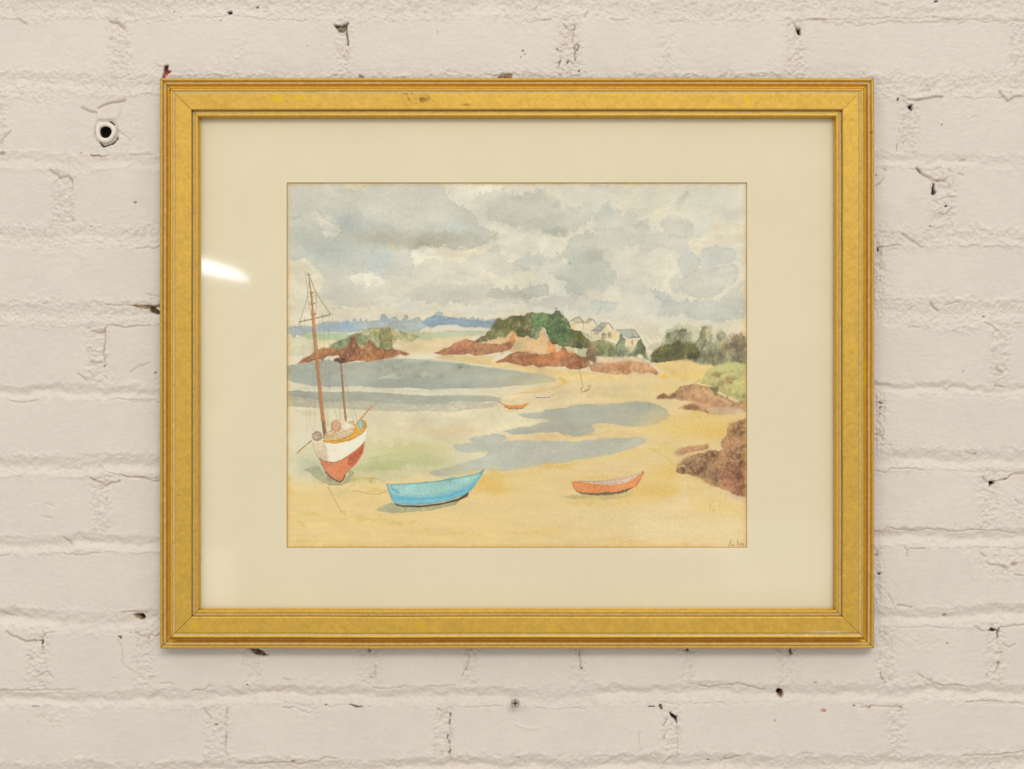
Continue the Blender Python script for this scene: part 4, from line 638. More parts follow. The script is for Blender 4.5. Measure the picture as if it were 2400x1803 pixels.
wash([(1524, 848), (1528, 830), (1536, 820), (1546, 814), (1556, 812), (1562, 806), (1572, 808), (1580, 804), (1590, 798), (1602, 806), (1610, 800), (1622, 806), (1636, 812), (1642, 830), (1638, 842), (1610, 842), (1590, 845), (1568, 848), (1548, 852), (1536, 848)], (86, 86, 52), .92, 1.0, .3, .14, .08, .1, 1.4)
blob(1556, 815, 12, 5, (140, 128, 48), .6); blob(1560, 836, 10, 8, (62, 66, 44), .65); blob(1542, 828, 9, 8, (102, 98, 42), .5); blob(1612, 820, 12, 9, (106, 98, 46), .6); blob(1590, 806, 9, 7, (80, 66, 40), .6); blob(1636, 828, 9, 10, (90, 88, 58), .5); blob(1572, 810, 5, 5, (70, 82, 48), .6)
wash([(1640, 838), (1680, 834), (1750, 836), (1750, 850), (1700, 850), (1676, 858), (1650, 852)], (122, 116, 84), .7, 2, .6, 0, .07); stroke([(1606, 838), (1608, 830), (1604, 844)], (190, 175, 130), 1.4, .6)
for x, y, t in [(1712, 790, .9), (1718, 782, 1.4), (1726, 784, 1.8), (1737, 780, 1.6), (1744, 790, .8)]:
    stroke([(1728, 806), (x, y)], (120, 92, 74), 2.2, .7)
wash([(1528, 852), (1560, 848), (1582, 845), (1604, 842), (1620, 846), (1640, 855), (1680, 858), (1660, 872), (1640, 892), (1600, 886), (1550, 868)], (214, 184, 118), .85, 1.4, .5)
# grassy bank
wash([(1640, 897), (1650, 880), (1660, 866), (1680, 858), (1700, 851), (1716, 848), (1750, 850), (1750, 944), (1730, 940), (1712, 930), (1696, 924), (1684, 912), (1664, 904)], (178, 172, 112), .93, 1.2, .4, .05, .03, .04)
blob(1675, 880, 10, 8, (122, 102, 60), .7); blob(1690, 874, 22, 3.5, (138, 120, 70), .6, -.15); blob(1706, 894, 20, 5, (132, 112, 62), .65, -.35); blob(1670, 884, 16, 4, (140, 120, 74), .5, .3); blob(1728, 925, 20, 3, (140, 138, 88), .6, .1); blob(1745, 930, 6, 8, (140, 135, 85), .5); blob(1700, 908, 20, 6, (160, 148, 95), .5)
# rocks right
wash([(1536, 935), (1543, 928), (1556, 924), (1568, 929), (1580, 922), (1586, 914), (1592, 908), (1608, 905), (1620, 902), (1632, 900), (1648, 904), (1664, 906), (1676, 920), (1700, 932), (1724, 944), (1750, 938), (1750, 964), (1726, 968), (1696, 972), (1664, 970), (1636, 962), (1622, 956), (1606, 960), (1588, 958), (1600, 952), (1616, 946), (1632, 942), (1616, 940), (1600, 940), (1584, 935), (1566, 936), (1552, 936)], (180, 140, 98), .94, 1.0, .5, .08, .05, .08)
wash([(1537, 935), (1545, 927), (1556, 924), (1566, 930), (1576, 924), (1586, 922), (1584, 932), (1568, 934), (1552, 935)], (122, 82, 54), .85, 1.1, .4, .1, .07); wash([(1600, 956), (1612, 950), (1626, 947), (1640, 954), (1638, 962), (1630, 964), (1618, 960), (1606, 959)], (138, 86, 54), .85, 1.1, .4, .1, .07); stroke([(1640, 963), (1654, 962), (1658, 968)], (110, 82, 50), 2, .6)
wash([(1664, 907), (1674, 908), (1684, 906), (1686, 916), (1680, 922), (1686, 926), (1676, 928), (1672, 920)], (108, 98, 70), .85, 1.1, .5, .1, .07); wash([(1688, 926), (1696, 932), (1706, 928), (1708, 938), (1720, 942), (1718, 946), (1704, 940), (1692, 934)], (108, 98, 70), .85, 1.1, .5, .1, .07)
wash([(1660, 954), (1700, 952), (1740, 958), (1746, 968), (1700, 972), (1664, 968)], (196, 172, 138), .75, 2); blob(1725, 960, 14, 5, (200, 182, 158), .7); blob(1600, 925, 20, 6, (162, 128, 92), .5); blob(1640, 915, 14, 8, (196, 150, 110), .5); blob(1720, 950, 30, 5, (190, 142, 100), .5); stroke([(1586, 922), (1600, 915), (1596, 932), (1610, 938)], (120, 82, 56), 1.3, .5)
stroke([(1592, 908), (1604, 904), (1622, 902), (1632, 896), (1640, 888)], (130, 96, 60), 1.2, .5)
wash([(1750, 980), (1738, 984), (1724, 988), (1708, 994), (1702, 1010), (1704, 1022), (1692, 1032), (1690, 1048), (1700, 1052), (1680, 1056), (1660, 1056), (1636, 1062), (1612, 1070), (1596, 1080), (1588, 1090), (1606, 1090), (1590, 1096), (1584, 1107), (1600, 1110), (1624, 1115), (1640, 1120), (1652, 1126), (1664, 1136), (1680, 1140), (1700, 1150), (1724, 1158), (1750, 1168)], (158, 116, 74), .95, 1.0, .6, .1, .06, .1)
wash([(1586, 1106), (1596, 1096), (1610, 1086), (1640, 1078), (1670, 1090), (1690, 1110), (1688, 1138), (1664, 1136), (1640, 1120), (1606, 1112)], (134, 100, 70), .8, 2.6, .8, .08, .07, .1); wash([(1700, 1100), (1730, 1080), (1750, 1070), (1750, 1168), (1720, 1156), (1696, 1142), (1690, 1120)], (142, 86, 56), .8, 4, 1, 0, .08, .12)
wash([(1578, 1064), (1596, 1052), (1616, 1046), (1640, 1044), (1660, 1040), (1662, 1050), (1640, 1056), (1618, 1062), (1596, 1066), (1584, 1066)], (168, 122, 84), .85, 1.6, .5, .06, .07); blob(1600, 1058, 16, 6, (138, 104, 82), .55); wash([(1588, 1088), (1602, 1076), (1626, 1070), (1650, 1060), (1648, 1070), (1620, 1082), (1600, 1090)], (142, 118, 90), .75, 1.6, .5, .08)
for x, y, rx, ry, c, a in [(1722, 1068, 10, 9, (82, 62, 44), .7), (1664, 1062, 10, 7, (100, 58, 42), .7), (1715, 1095, 16, 8, (84, 58, 46), .6), (1740, 1085, 6, 6, (70, 65, 45), .6), (1670, 1085, 12, 7, (120, 78, 50), .5), (1735, 1125, 12, 10, (98, 52, 38), .6), (1700, 1060, 12, 14, (168, 118, 80), .5), (1720, 1020, 20, 20, (160, 120, 72), .4), (1740, 995, 10, 8, (150, 122, 70), .5), (1690, 1115, 6, 6, (170, 120, 82), .5), (1744, 1145, 7, 12, (88, 44, 34), .6), (1710, 1140, 10, 6, (182, 120, 85), .5), (1680, 1128, 12, 7, (158, 132, 100), .6), (1616, 1100, 14, 5, (104, 74, 50), .5), (1650, 1100, 14, 6, (112, 80, 56), .5)]:
    blob(x, y, rx, ry, c, a, .5)
sl = window(ax, ay, [(1580, 975), (1752, 1170)], 0)
rockm = sstep(175, 150, art[sl][..., 0]) * sstep(170, 150, art[sl][..., 1])
art[sl] *= (1 - rockm * 0.10 * np.clip(blot[sl], -1.5, 1.8))[..., None]
for a_, b_, c_ in [((1655, 1104), (1668, 1096), (1682, 1110)), ((1662, 1086), (1676, 1082), (1684, 1092)), ((1700, 1086), (1716, 1078), (1722, 1082)), ((1614, 1094), (1640, 1076), (1664, 1068)), ((1690, 1136), (1706, 1120), (1712, 1104)), ((1702, 1158), (1716, 1140), (1740, 1132))]:
    stroke([a_, b_, c_], (196, 160, 120), 1.1, .45)
stroke([(1748, 1001), (1724, 1006), (1712, 1014)], (110, 80, 45), 1.1, .5); wash([(1700, 1150), (1724, 1158), (1748, 1168), (1748, 1178), (1730, 1172), (1712, 1162)], (196, 174, 145), .8, 1.6)
blob(1640, 1122, 20, 3, (205, 175, 60), .6, .2)
wash([(1596, 1110), (1606, 1112), (1610, 1160), (1614, 1190), (1596, 1190), (1596, 1150)], (212, 188, 142), .5, 3)  # pale upright streak of glass reflection, painted into the sheet
keep_ = sstep(0, 8, poly_sdf(AX, AY, [(1328, 730), (1530, 730), (1530, 815), (1430, 815), (1328, 780)]))
# wet-in-wet: parts of the washes have bled a little
def blur(a, sg):
    H, W = a.shape[:2]; fy = np.fft.fftfreq(H)[:, None]; fx = np.fft.rfftfreq(W)[None, :]
    g = np.exp(-2 * (np.pi * sg) ** 2 * (fx ** 2 + fy ** 2))
    return np.stack([np.fft.irfft2(np.fft.rfft2(a[..., i]) * g, s=(H, W)) for i in range(3)], -1)
wet = (sstep(-.6, 1.0, noise(ash, 22, 77, 2)) * sstep(735, 760, AY) * .85 * (1 - keep_))[..., None]
art = art * (1 - wet) + blur(art, 1.5) * wet
wet2 = (sstep(.7, 1.4, noise(ash, 30, 78, 2)) * sstep(735, 760, AY) * .45 * (1 - keep_))[..., None]
art = art * (1 - wet2) + blur(art, 4.0) * wet2
# pigment clumps in the rocks and foliage
lum = art.mean(-1); red = art[..., 0] - art[..., 2]
zone = sstep(725, 735, AY) * np.where((AY < 885) | (AX > 1520), 1.0, 0) * sstep(158, 138, lum)
zone *= np.where(AX < 1180, sstep(760, 775, AY), 1.0)
bl2 = noise(ash, 5, 61, 2, .7, aspect=.6); bl3 = noise(ash, 12, 62, 2, .7)
art *= (1 - zone * (0.065 * np.clip(bl2, -2, 2.2) + 0.08 * bl3))[..., None]
lt = (zone * np.where((AX > 1520) & (AY < 870), .2, 1) * sstep(1.0, 2.0, bl2 * .7 - bl3 * .7) * .45)[..., None]
art = art * (1 - lt) + np.array([196., 168., 128.]) * lt
rustz = (zone * sstep(60, 80, red) * .35)[..., None]; art = art * (1 - rustz) + (lum[..., None] * np.array([1.27, .98, .75])) * rustz
hi = (sstep(.3, 1.3, bl3 - .4 * bl2) * zone * sstep(60, 80, red) * .5)[..., None]
art = art * (1 - hi) + np.array([190., 143., 102.]) * hi
# small boats
wash([(1172, 945), (1182, 948), (1200, 951), (1222, 950), (1236, 945), (1241, 944), (1232, 952), (1226, 957), (1196, 958), (1184, 953)], (222, 138, 56), .95, .7, 0, .1, .05); stroke([(1182, 954), (1196, 958.5), (1226, 957.5)], (135, 60, 32), 1.7, .8); stroke([(1170, 942), (1178, 948)], (110, 80, 50), 1.2, .7); stroke([(1172, 952), (1168, 961)], (140, 120, 90), .9, .5); blob(1205, 961, 22, 3, (186, 165, 120), .6)
wash([(1250, 924), (1260, 927), (1290, 927), (1298, 925), (1290, 931), (1256, 931)], (196, 194, 180), .9, .7, 0); stroke([(1257, 932), (1272, 932.6), (1289, 931.5)], (150, 85, 60), 1.5, .8); stroke([(1292, 928), (1298, 924.5)], (130, 130, 125), 1, .6); stroke([(1250, 923), (1256, 929)], (150, 148, 135), .9, .5)
stroke([(1358, 866), (1362, 886), (1366, 906)], (150, 125, 75), 1.0, .7); stroke([(1376, 906), (1384, 903), (1382, 911), (1374, 917), (1366, 919), (1361, 914), (1364, 908)], (150, 112, 62), 1.2, .7); wash([(1366, 919), (1374, 913), (1382, 909), (1376, 918)], (170, 130, 82), .8, .8, 0)
# blue rowing boat
wash([(882, 1196), (890, 1187), (916, 1178), (940, 1184), (1000, 1188), (1060, 1178), (1082, 1170), (1066, 1184), (1010, 1196), (950, 1202), (900, 1201)], (164, 160, 122), .85, 1.8, .4, .06, .06); blob(915, 1192, 20, 7, (140, 150, 130), .6)
wash([(906, 1135), (912, 1139), (918, 1136), (970, 1133), (1020, 1129), (1075, 1120), (1118, 1111), (1130, 1106), (1134, 1102), (1131, 1112), (1116, 1134), (1104, 1150), (1086, 1162), (1050, 1174), (1000, 1183), (960, 1184), (924, 1181), (916, 1164), (910, 1148)], (106, 172, 188), .95, .8, .1, .08, .03, .03, 0)
wash([(917, 1137), (970, 1134), (1020, 1130), (1075, 1121), (1118, 1112), (1126, 1111), (1108, 1130), (1075, 1146), (1030, 1158), (980, 1163), (940, 1160), (926, 1155)], (150, 186, 176), .92, 1.1, .1, .05, .03, .03, 0)
wash([(915, 1141), (926, 1142), (936, 1150), (940, 1158), (928, 1156)], (90, 155, 175), .6, 2); blob(1000, 1144, 26, 5, (140, 172, 165), .4); blob(1055, 1122, 10, 3, (85, 145, 155), .5); stroke([(1055, 1122), (1056, 1134)], (95, 140, 135), 2, .5); stroke([(912, 1138), (917, 1150), (924, 1157), (940, 1161)], (196, 196, 172), 2.2, .75); stroke([(940, 1161), (980, 1165), (1030, 1161), (1080, 1146), (1112, 1128)], (165, 178, 155), 1.6, .6)
stroke([(906, 1135), (918, 1136), (970, 1133), (1020, 1129), (1075, 1120), (1118, 1111), (1133, 1102)], (62, 120, 125), 1.2, .6); stroke([(935, 1168), (990, 1170), (1050, 1164), (1090, 1148)], (60, 145, 185), 4, .35); stroke([(940, 1176), (1000, 1176), (1050, 1170)], (140, 190, 195), 2, .4); stroke([(1126, 1112), (1134, 1102)], (70, 110, 90), 2, .6)
wash([(924, 1180), (940, 1184), (990, 1185), (1040, 1178), (1075, 1168), (1100, 1153), (1096, 1164), (1072, 1175), (1030, 1184), (985, 1190), (945, 1188), (930, 1186)], (72, 56, 50), .93, .8, .1, 0, .04, .03, 0); stroke([(906, 1136), (912, 1156), (920, 1176)], (80, 120, 115), 1.1, .5)
# orange rowing boat
wash([(1312, 1164), (1340, 1159), (1380, 1162), (1440, 1160), (1486, 1150), (1478, 1164), (1430, 1172), (1370, 1172), (1330, 1170)], (190, 168, 112), .8, 2.2, .4); blob(1360, 1164, 24, 4, (165, 148, 105), .6)
wash([(1341, 1129), (1352, 1128), (1370, 1131), (1392, 1135), (1430, 1138), (1460, 1135), (1482, 1126), (1500, 1112), (1506, 1106), (1510, 1109), (1502, 1124), (1492, 1140), (1472, 1150), (1440, 1156), (1400, 1158), (1366, 1156), (1350, 1152), (1343, 1142)], (214, 134, 80), .96, .8, .1, .10, .03, .03, 0)
wash([(1352, 1128), (1380, 1128), (1420, 1126), (1460, 1121), (1490, 1112), (1506, 1106), (1500, 1112), (1482, 1125), (1458, 1134), (1425, 1137), (1395, 1134), (1372, 1130)], (196, 168, 152), .93, .8, .1, .05, .04); stroke([(1356, 1128), (1384, 1129)], (120, 120, 125), 1.3, .6); stroke([(1385, 1129), (1430, 1126), (1470, 1118)], (158, 130, 125), 1.2, .4); stroke([(1389, 1136), (1388, 1153)], (225, 150, 95), 3, .4); stroke([(1392, 1136), (1391, 1153)], (185, 88, 45), 1.4, .4)
wash([(1351, 1152), (1372, 1156), (1400, 1156), (1440, 1153), (1484, 1143), (1470, 1153), (1434, 1160), (1392, 1162), (1362, 1158)], (92, 82, 58), .85, 1.2, .3, 0, .1); wash(ell(1506.5, 1107.5, 3, 3.5, 8), (150, 105, 80), .8, .8, 0); stroke([(1341, 1129), (1344, 1143), (1352, 1153)], (170, 90, 55), 1.1, .5); stroke([(1500, 1124), (1490, 1140)], (160, 80, 50), 1.5, .5)
# the beached sailing boat
wash([(712, 1100), (728, 1096), (745, 1090), (760, 1110), (780, 1125), (800, 1134), (812, 1120), (826, 1108), (830, 1112), (820, 1130), (800, 1138), (780, 1138), (755, 1128), (730, 1112)], (158, 154, 122), .75, 2.4, .5, .05, .05); stroke([(730, 1112), (752, 1128), (772, 1136), (792, 1137)], (110, 108, 85), 1.2, .5); blob(784, 1124, 16, 7, (120, 116, 92), .65, .6); wash(ell(823, 1108, 7, 5, 9), (160, 155, 118), .7, 1.0, .2, .15)
for pts_, a_ in [([(709, 805), (716, 900), (720, 1010)], .25), ([(716, 850), (724, 920), (727, 1000), (738, 1012)], .25), ([(733, 800), (736, 900), (738, 985), (735, 1012)], .3), ([(745, 765), (748, 900), (753, 1000)], .0), ([(748, 750), (752, 850), (760, 925), (768, 1000)], .28), ([(757, 745), (762, 860), (766, 910)], .3), ([(772, 742), (771, 850), (772, 915), (792, 985)], .42), ([(764, 850), (768, 940), (769, 1000)], .25), ([(796, 912), (790, 945), (799, 985), (797, 985)], .3), ([(800, 920), (797, 985)], .35), ([(808, 880), (818, 920), (826, 950), (838, 990)], .42), ([(812, 900), (820, 950), (830, 992)], .3), ([(700, 760), (704, 770)], .5), ([(778, 738), (780, 752)], .3)]:
    if a_: stroke(pts_, (128, 126, 104), .9, a_)
stroke([(714, 636), (718, 655), (721, 690)], (140, 128, 100), .9, .5); stroke([(701, 755), (714, 720), (721, 690), (724, 665)], (120, 110, 84), 1.1, .6); stroke([(726, 650), (738, 680), (752, 704), (774, 736)], (125, 102, 68), 1.3, .7); stroke([(722, 695), (723, 712), (728, 730), (731, 737)], (128, 120, 92), 1, .55); stroke([(739, 684), (742, 706), (741, 728), (738, 738)], (128, 120, 92), 1, .55)
stroke([(701, 755), (725, 750), (750, 744), (775, 737)], (118, 106, 70), 2.2, .75); stroke([(714, 747), (715, 755)], (118, 106, 70), 1, .6); stroke([(754, 737), (756, 746)], (118, 106, 70), 1, .6); stroke([(702, 756), (704, 765)], (160, 140, 90), 1, .6)
taper([(723.5, 640, 1.2), (726, 662, 1.8), (729.5, 686, 2.8), (731, 700, 3.5), (733, 722, 4.2), (735, 745, 6.4), (737, 780, 7.4), (741, 820, 8), (745, 860, 8.2), (750, 910, 8), (755, 960, 8.4), (760, 1000, 9), (764, 1030, 9.5)], (176, 122, 76), .93, (98, 74, 48))
stroke([(741, 820), (745, 860), (750, 910), (755, 960), (759, 1000)], (140, 105, 70), 2.0, .4); stroke([(757, 990), (760, 1010), (762, 1026)], (82, 80, 68), 4.0, .6); stroke([(719, 644.5), (727, 644)], (120, 102, 74), 1.6, .7)
for x, y, w_ in [(730.5, 686, 8.5), (732, 712, 10.5), (734, 736, 11.5)]:
    stroke([(x - w_ / 2, y + .8), (x, y + 1), (x + w_ / 2, y - .6)], (150, 98, 58), 2.4, .8)
blob(732, 712, 3, 3, (185, 118, 68), .7, 0, 0)
taper([(799, 852, 2), (801, 872, 3.4), (803.5, 900, 4.2), (805.5, 930, 4.4), (808, 960, 4.4), (811, 988, 3.6)], (150, 108, 66), .92, (98, 78, 52))
wash([(731, 1034), (746, 1036), (760, 1038), (785, 1040), (806, 1037), (830, 1029), (848, 1018), (857, 1008), (859, 1018), (855, 1036), (842, 1048), (824, 1062), (800, 1077), (780, 1084), (765, 1082), (748, 1075), (740, 1058)], (224, 212, 190), .96, .9, .2); wash([(731, 1034), (762, 1038), (768, 1060), (770, 1082), (748, 1075), (739, 1056)], (196, 172, 138), .75, 3, .4, 0, .05)
wash([(748, 1075), (758, 1080), (780, 1084), (800, 1078), (824, 1062), (844, 1046), (855, 1033), (853, 1052), (846, 1070), (836, 1086), (822, 1100), (812, 1110), (804, 1128), (797, 1131), (788, 1126), (774, 1117), (762, 1105), (753, 1090)], (196, 120, 78), .96, .8, .15, .08, .04, .03, .1); wash([(816, 1072), (832, 1060), (850, 1042), (850, 1060), (838, 1080), (824, 1094), (814, 1090)], (166, 80, 54), .8, 3.2, .4, 0, .08); stroke([(749, 1075), (764, 1082), (782, 1084)], (150, 88, 56), 1.3, .6)
stroke([(762, 1106), (774, 1118), (788, 1127), (798, 1131), (805, 1124), (809, 1114)], (74, 64, 52), 2.4, .75)
wash([(752, 1028), (770, 1010), (790, 1000), (812, 992), (826, 992), (832, 1004), (826, 1018), (806, 1030), (780, 1034), (758, 1034)], (192, 168, 132), .85, 1.4, .4, .05, .09); wash([(800, 998), (816, 992), (828, 1000), (820, 1008), (802, 1006)], (216, 204, 178), .8, 1.2); wash([(776, 990), (784, 985), (794, 985), (799, 996), (798, 1008), (788, 1013), (777, 1008)], (200, 156, 118), .93, .8, .2, .14, .05)
stroke([(816, 991), (826, 988), (832, 998)], (150, 108, 66), 2, .6); blob(775, 1022, 5, 3, (170, 140, 60), .6)
wash([(756, 1032), (776, 1032), (800, 1029), (820, 1020), (831, 1008), (832, 996), (838, 987), (848, 984), (856, 988), (859, 998), (856, 1009), (846, 1019), (828, 1030), (804, 1037), (782, 1040), (760, 1038)], (202, 148, 56), .95, .8, .2, .10, .06, .05); stroke([(764, 1034), (800, 1032), (826, 1018)], (175, 115, 45), 1.4, .5); wash(ell(845, 995, 6.6, 10.5, 14), (152, 194, 190), .96, .8, 0, .18); blob(843, 990, 3, 4, (118, 178, 200), .5, 0, 0)
wash(ell(743, 1023, 13, 11, 12), (172, 150, 124), .85, 1.0, .3, .22, .12); stroke([(732, 1018), (742, 1011), (752, 1014), (748, 1030), (736, 1032)], (110, 94, 78), 1.2, .5); stroke([(736, 1024), (746, 1020), (754, 1026)], (110, 94, 78), 1, .4)
stroke([(696, 1062), (712, 1048), (730, 1033)], (135, 98, 66), 1.6, .8); stroke([(842, 986), (856, 970), (872, 951)], (192, 146, 98), 3.4, .85, .1); stroke([(844, 984), (858, 968), (873, 951)], (150, 98, 62), 1, .5); stroke([(731, 1036), (738, 1058), (748, 1076), (762, 1106)], (140, 118, 92), 1, .45)
stroke([(768, 1142), (778, 1160), (790, 1182), (801, 1201)], (158, 130, 78), 1.2, .65); stroke([(772, 1142), (782, 1160)], (158, 130, 78), 1, .4); stroke([(799, 1198), (806, 1197), (809, 1208), (802, 1203)], (165, 138, 86), 1.2, .5); stroke([(826, 1150), (848, 1154), (872, 1159), (890, 1159), (906, 1150)], (162, 138, 88), 1.1, .6); blob(800, 1155, 30, 6, (186, 176, 128), .5)
# signature and pencil marks
INK = (112, 88, 44)
for p_ in [[(1713.5, 1268), (1711, 1273), (1709, 1277.5), (1708.3, 1282)], [(1715.5, 1276), (1715.4, 1278.6), (1717.2, 1279), (1719.3, 1277.2), (1719.6, 1279)], [(1728.4, 1267), (1729.6, 1271), (1729.4, 1278.5)], [(1733.3, 1276.4), (1735.4, 1279.2), (1737, 1276.5), (1736.8, 1274), (1738.6, 1274.4)], [(1741.8, 1273.6), (1741, 1276.2), (1744, 1278), (1740.6, 1279)]]: stroke(p_, INK, 1.15, .8, 0, 0)
for p_ in [[(1665, 1190), (1664, 1198), (1662, 1207)], [(1673, 1192), (1671, 1198), (1675, 1203), (1671, 1208)], [(1687, 1186), (1688, 1192)], [(1725, 1190), (1724, 1204), (1722, 1213)]]: stroke(p_, (176, 145, 84), .9, .35, 0, .1)
blob(1665, 1186, 1.2, 1.2, (110, 85, 45), .7, 0, 0); blob(1672, 1196, 1.2, 1.2, (110, 85, 45), .7, 0, 0)
# age: yellow mat burn round the edge of the sheet, foxing, granulation
dx_ = np.minimum(AX - 672, 1751 - AX); dy_ = np.minimum(AY - 428, 1284 - AY); ed = np.minimum(dx_, dy_)
burn = np.clip(np.exp(-np.clip(ed - 1.5 - 1.0 * q1, 0, None) / 3.6), 0, 1) * (0.72 + 0.12 * q2)
low = sstep(1278, 1284, AY + 1.2 * q1); burn = np.clip(np.maximum(burn, .35 * low), 0, .92)
burn *= np.where(AY < 600, .75, 1.0)
mixin(ALL, burn, np.array([206., 160., 78.]) * np.ones(ash + (3,)))
art *= (1 + 0.005 * gr + 0.003 * q3)[..., None]
art = np.clip(art, 10, 250)

# ------------------------------------------------------------------ framed picture
pic = empty('framed_picture', (0, -0.004, -0.25))
tag(pic, 'framed watercolour of beached boats in a wide gold moulded frame on the brick wall', 'picture')
LIGHT = np.array([.835, .795, .745])
d_mat = 0.0110; d_art = 0.0095; d_glass = 0.0126
m_art, b = bsdf_mat('watercolour_paper', 0.85, attr=True, spec=0.2)
tint_noise(m_art, b, 2600, 0.02, 3)
add_bump(m_art, b, 1500, 0.00005, .3, 3)
pw = np.stack(to_world(AX, AY, d_art), -1) if False else np.stack([(AX - 1200) * S * (D - d_art) / D, np.full(ash, -d_art), (901.5 - AY) * S * (D - d_art) / D], -1)
o = grid_mesh('painting', pw[::-1], m_art, col=np.clip(lin(art[::-1]) / (LIGHT * .91), 0, .95)); adopt(o, pic)
o['label'] = 'watercolour of a beached sailing boat, rowing boats, pools and rocky headlands under a cloudy sky'

# mat board with a bevelled window
m_mat, b = bsdf_mat('mat_card', 0.8, color=tuple(lin((209, 192, 152)) / LIGHT), spec=.2)
n_ = m_mat.node_tree
rgb = n_.nodes.new('ShaderNodeRGB'); rgb.outputs[0].default_value = (*(lin((216, 202, 170)) / LIGHT), 1); n_.links.new(rgb.outputs[0], b.inputs['Base Color'])
tint_noise(m_mat, b, 9, 0.022, 3); tint_noise(m_mat, b, 900, 0.02, 4); tint_noise(m_mat, b, 70, 0.010, 5); add_bump(m_mat, b, 1100, 0.00005, .5, 3)
m_core, b2 = bsdf_mat('mat_core', 0.8, color=(.42, .24, .09), spec=.2)
def ring_mesh(name, loops, mats, ids):
    """loops: list of 4-corner rectangles (x0,y0,x1,y1,depth) in photo pixels"""
    vs, fs, mi = [], [], []
    for (x0, y0, x1, y1, d) in loops:
        for x, y in ((x0, y0), (x1, y0), (x1, y1), (x0, y1)): vs.append(to_world(x, y, d))
    for k in range(len(loops) - 1):
        for i in range(4):
            a = k * 4 + i; bq = k * 4 + (i + 1) % 4
            fs.append((a, bq, bq + 4, a + 4)); mi.append(ids[k])
    me = bpy.data.meshes.new(name); me.from_pydata(vs, [], fs)
    for m in mats: me.materials.append(m)
    for p, i in zip(me.polygons, mi): p.material_index = i
    import bmesh
    bm = bmesh.new(); bm.from_mesh(me); bmesh.ops.recalc_face_normals(bm, faces=bm.faces); bm.to_mesh(me); bm.free()
    o = bpy.data.objects.new(name, me); C.objects.link(o); return o
o = ring_mesh('mat_board', [(440, 248, 1984, 1457, d_mat - .0012), (440, 248, 1984, 1457, d_mat), (672, 428, 1751, 1284, d_mat), (673.6, 429.6, 1749.6, 1282.6, d_mat - .0013), (440, 248, 1984, 1457, d_mat - .0012)], [m_mat, m_core], [0, 0, 1, 0])
adopt(o, pic); o['label'] = 'cream mat board with a rectangular window'
# backing board
def box_px(name, x0, y0, x1, y1, da, db, m):
    o = ring_mesh(name, [(x0, y0, x1, y1, da), (x0, y0, x1, y1, db)], [m], [0])
    me = o.data; vs = [v.co[:] for v in me.vertices]; me2 = bpy.data.meshes.new(name)
    me2.from_pydata(vs, [], [(0, 1, 5, 4), (1, 2, 6, 5), (2, 3, 7, 6), (3, 0, 4, 7), (3, 2, 1, 0), (4, 5, 6, 7)]); me2.materials.append(m)
    o.data = me2; return o
m_back, b = bsdf_mat('backing_card', 0.9, color=(.35, .24, .14)); add_bump(m_back, b, 600, .0001)
o = box_px('backing_board', 440, 248, 1984, 1457, 0.0048, 0.0086, m_back); adopt(o, pic)
# glass: clear sheet with a mirror-like surface reflection
m_gl = bpy.data.materials.new('picture_glass'); m_gl.use_nodes = True; g = m_gl.node_tree; g.nodes.clear()
out = g.nodes.new('ShaderNodeOutputMaterial'); tr = g.nodes.new('ShaderNodeBsdfTransparent'); gl = g.nodes.new('ShaderNodeBsdfGlossy'); mx = g.nodes.new('ShaderNodeMixShader'); fr = g.nodes.new('ShaderNodeFresnel')
tr.inputs[0].default_value = (.985, .99, .98, 1); gl.inputs['Roughness'].default_value = .045; fr.inputs[0].default_value = 1.62
nz = g.nodes.new('ShaderNodeTexNoise'); nz.inputs['Scale'].default_value = 7; tcg = g.nodes.new('ShaderNodeTexCoord'); bmp = g.nodes.new('ShaderNodeBump'); bmp.inputs['Distance'].default_value = .0002; bmp.inputs['Strength'].default_value = .25
g.links.new(tcg.outputs['Object'], nz.inputs['Vector']); g.links.new(nz.outputs['Fac'], bmp.inputs['Height']); g.links.new(bmp.outputs[0], gl.inputs['Normal'])
geo_ = g.nodes.new('ShaderNodeNewGeometry'); ior_ = g.nodes.new('ShaderNodeMapRange')   # same sheet seen from either side
ior_.inputs['To Min'].default_value = 1.62; ior_.inputs['To Max'].default_value = 1 / 1.62
g.links.new(geo_.outputs['Backfacing'], ior_.inputs[0]); g.links.new(ior_.outputs[0], fr.inputs[0])
g.links.new(fr.outputs[0], mx.inputs[0]); g.links.new(tr.outputs[0], mx.inputs[1]); g.links.new(gl.outputs[0], mx.inputs[2]); g.links.new(mx.outputs[0], out.inputs[0])
me = bpy.data.meshes.new('glass_pane'); me.from_pydata([to_world(452, 262, d_glass), to_world(1970, 262, d_glass), to_world(1970, 1444, d_glass), to_world(452, 1444, d_glass)], [], [(3, 2, 1, 0)]); me.materials.append(m_gl)
o = bpy.data.objects.new('glass_pane', me); C.objects.link(o); adopt(o, pic)

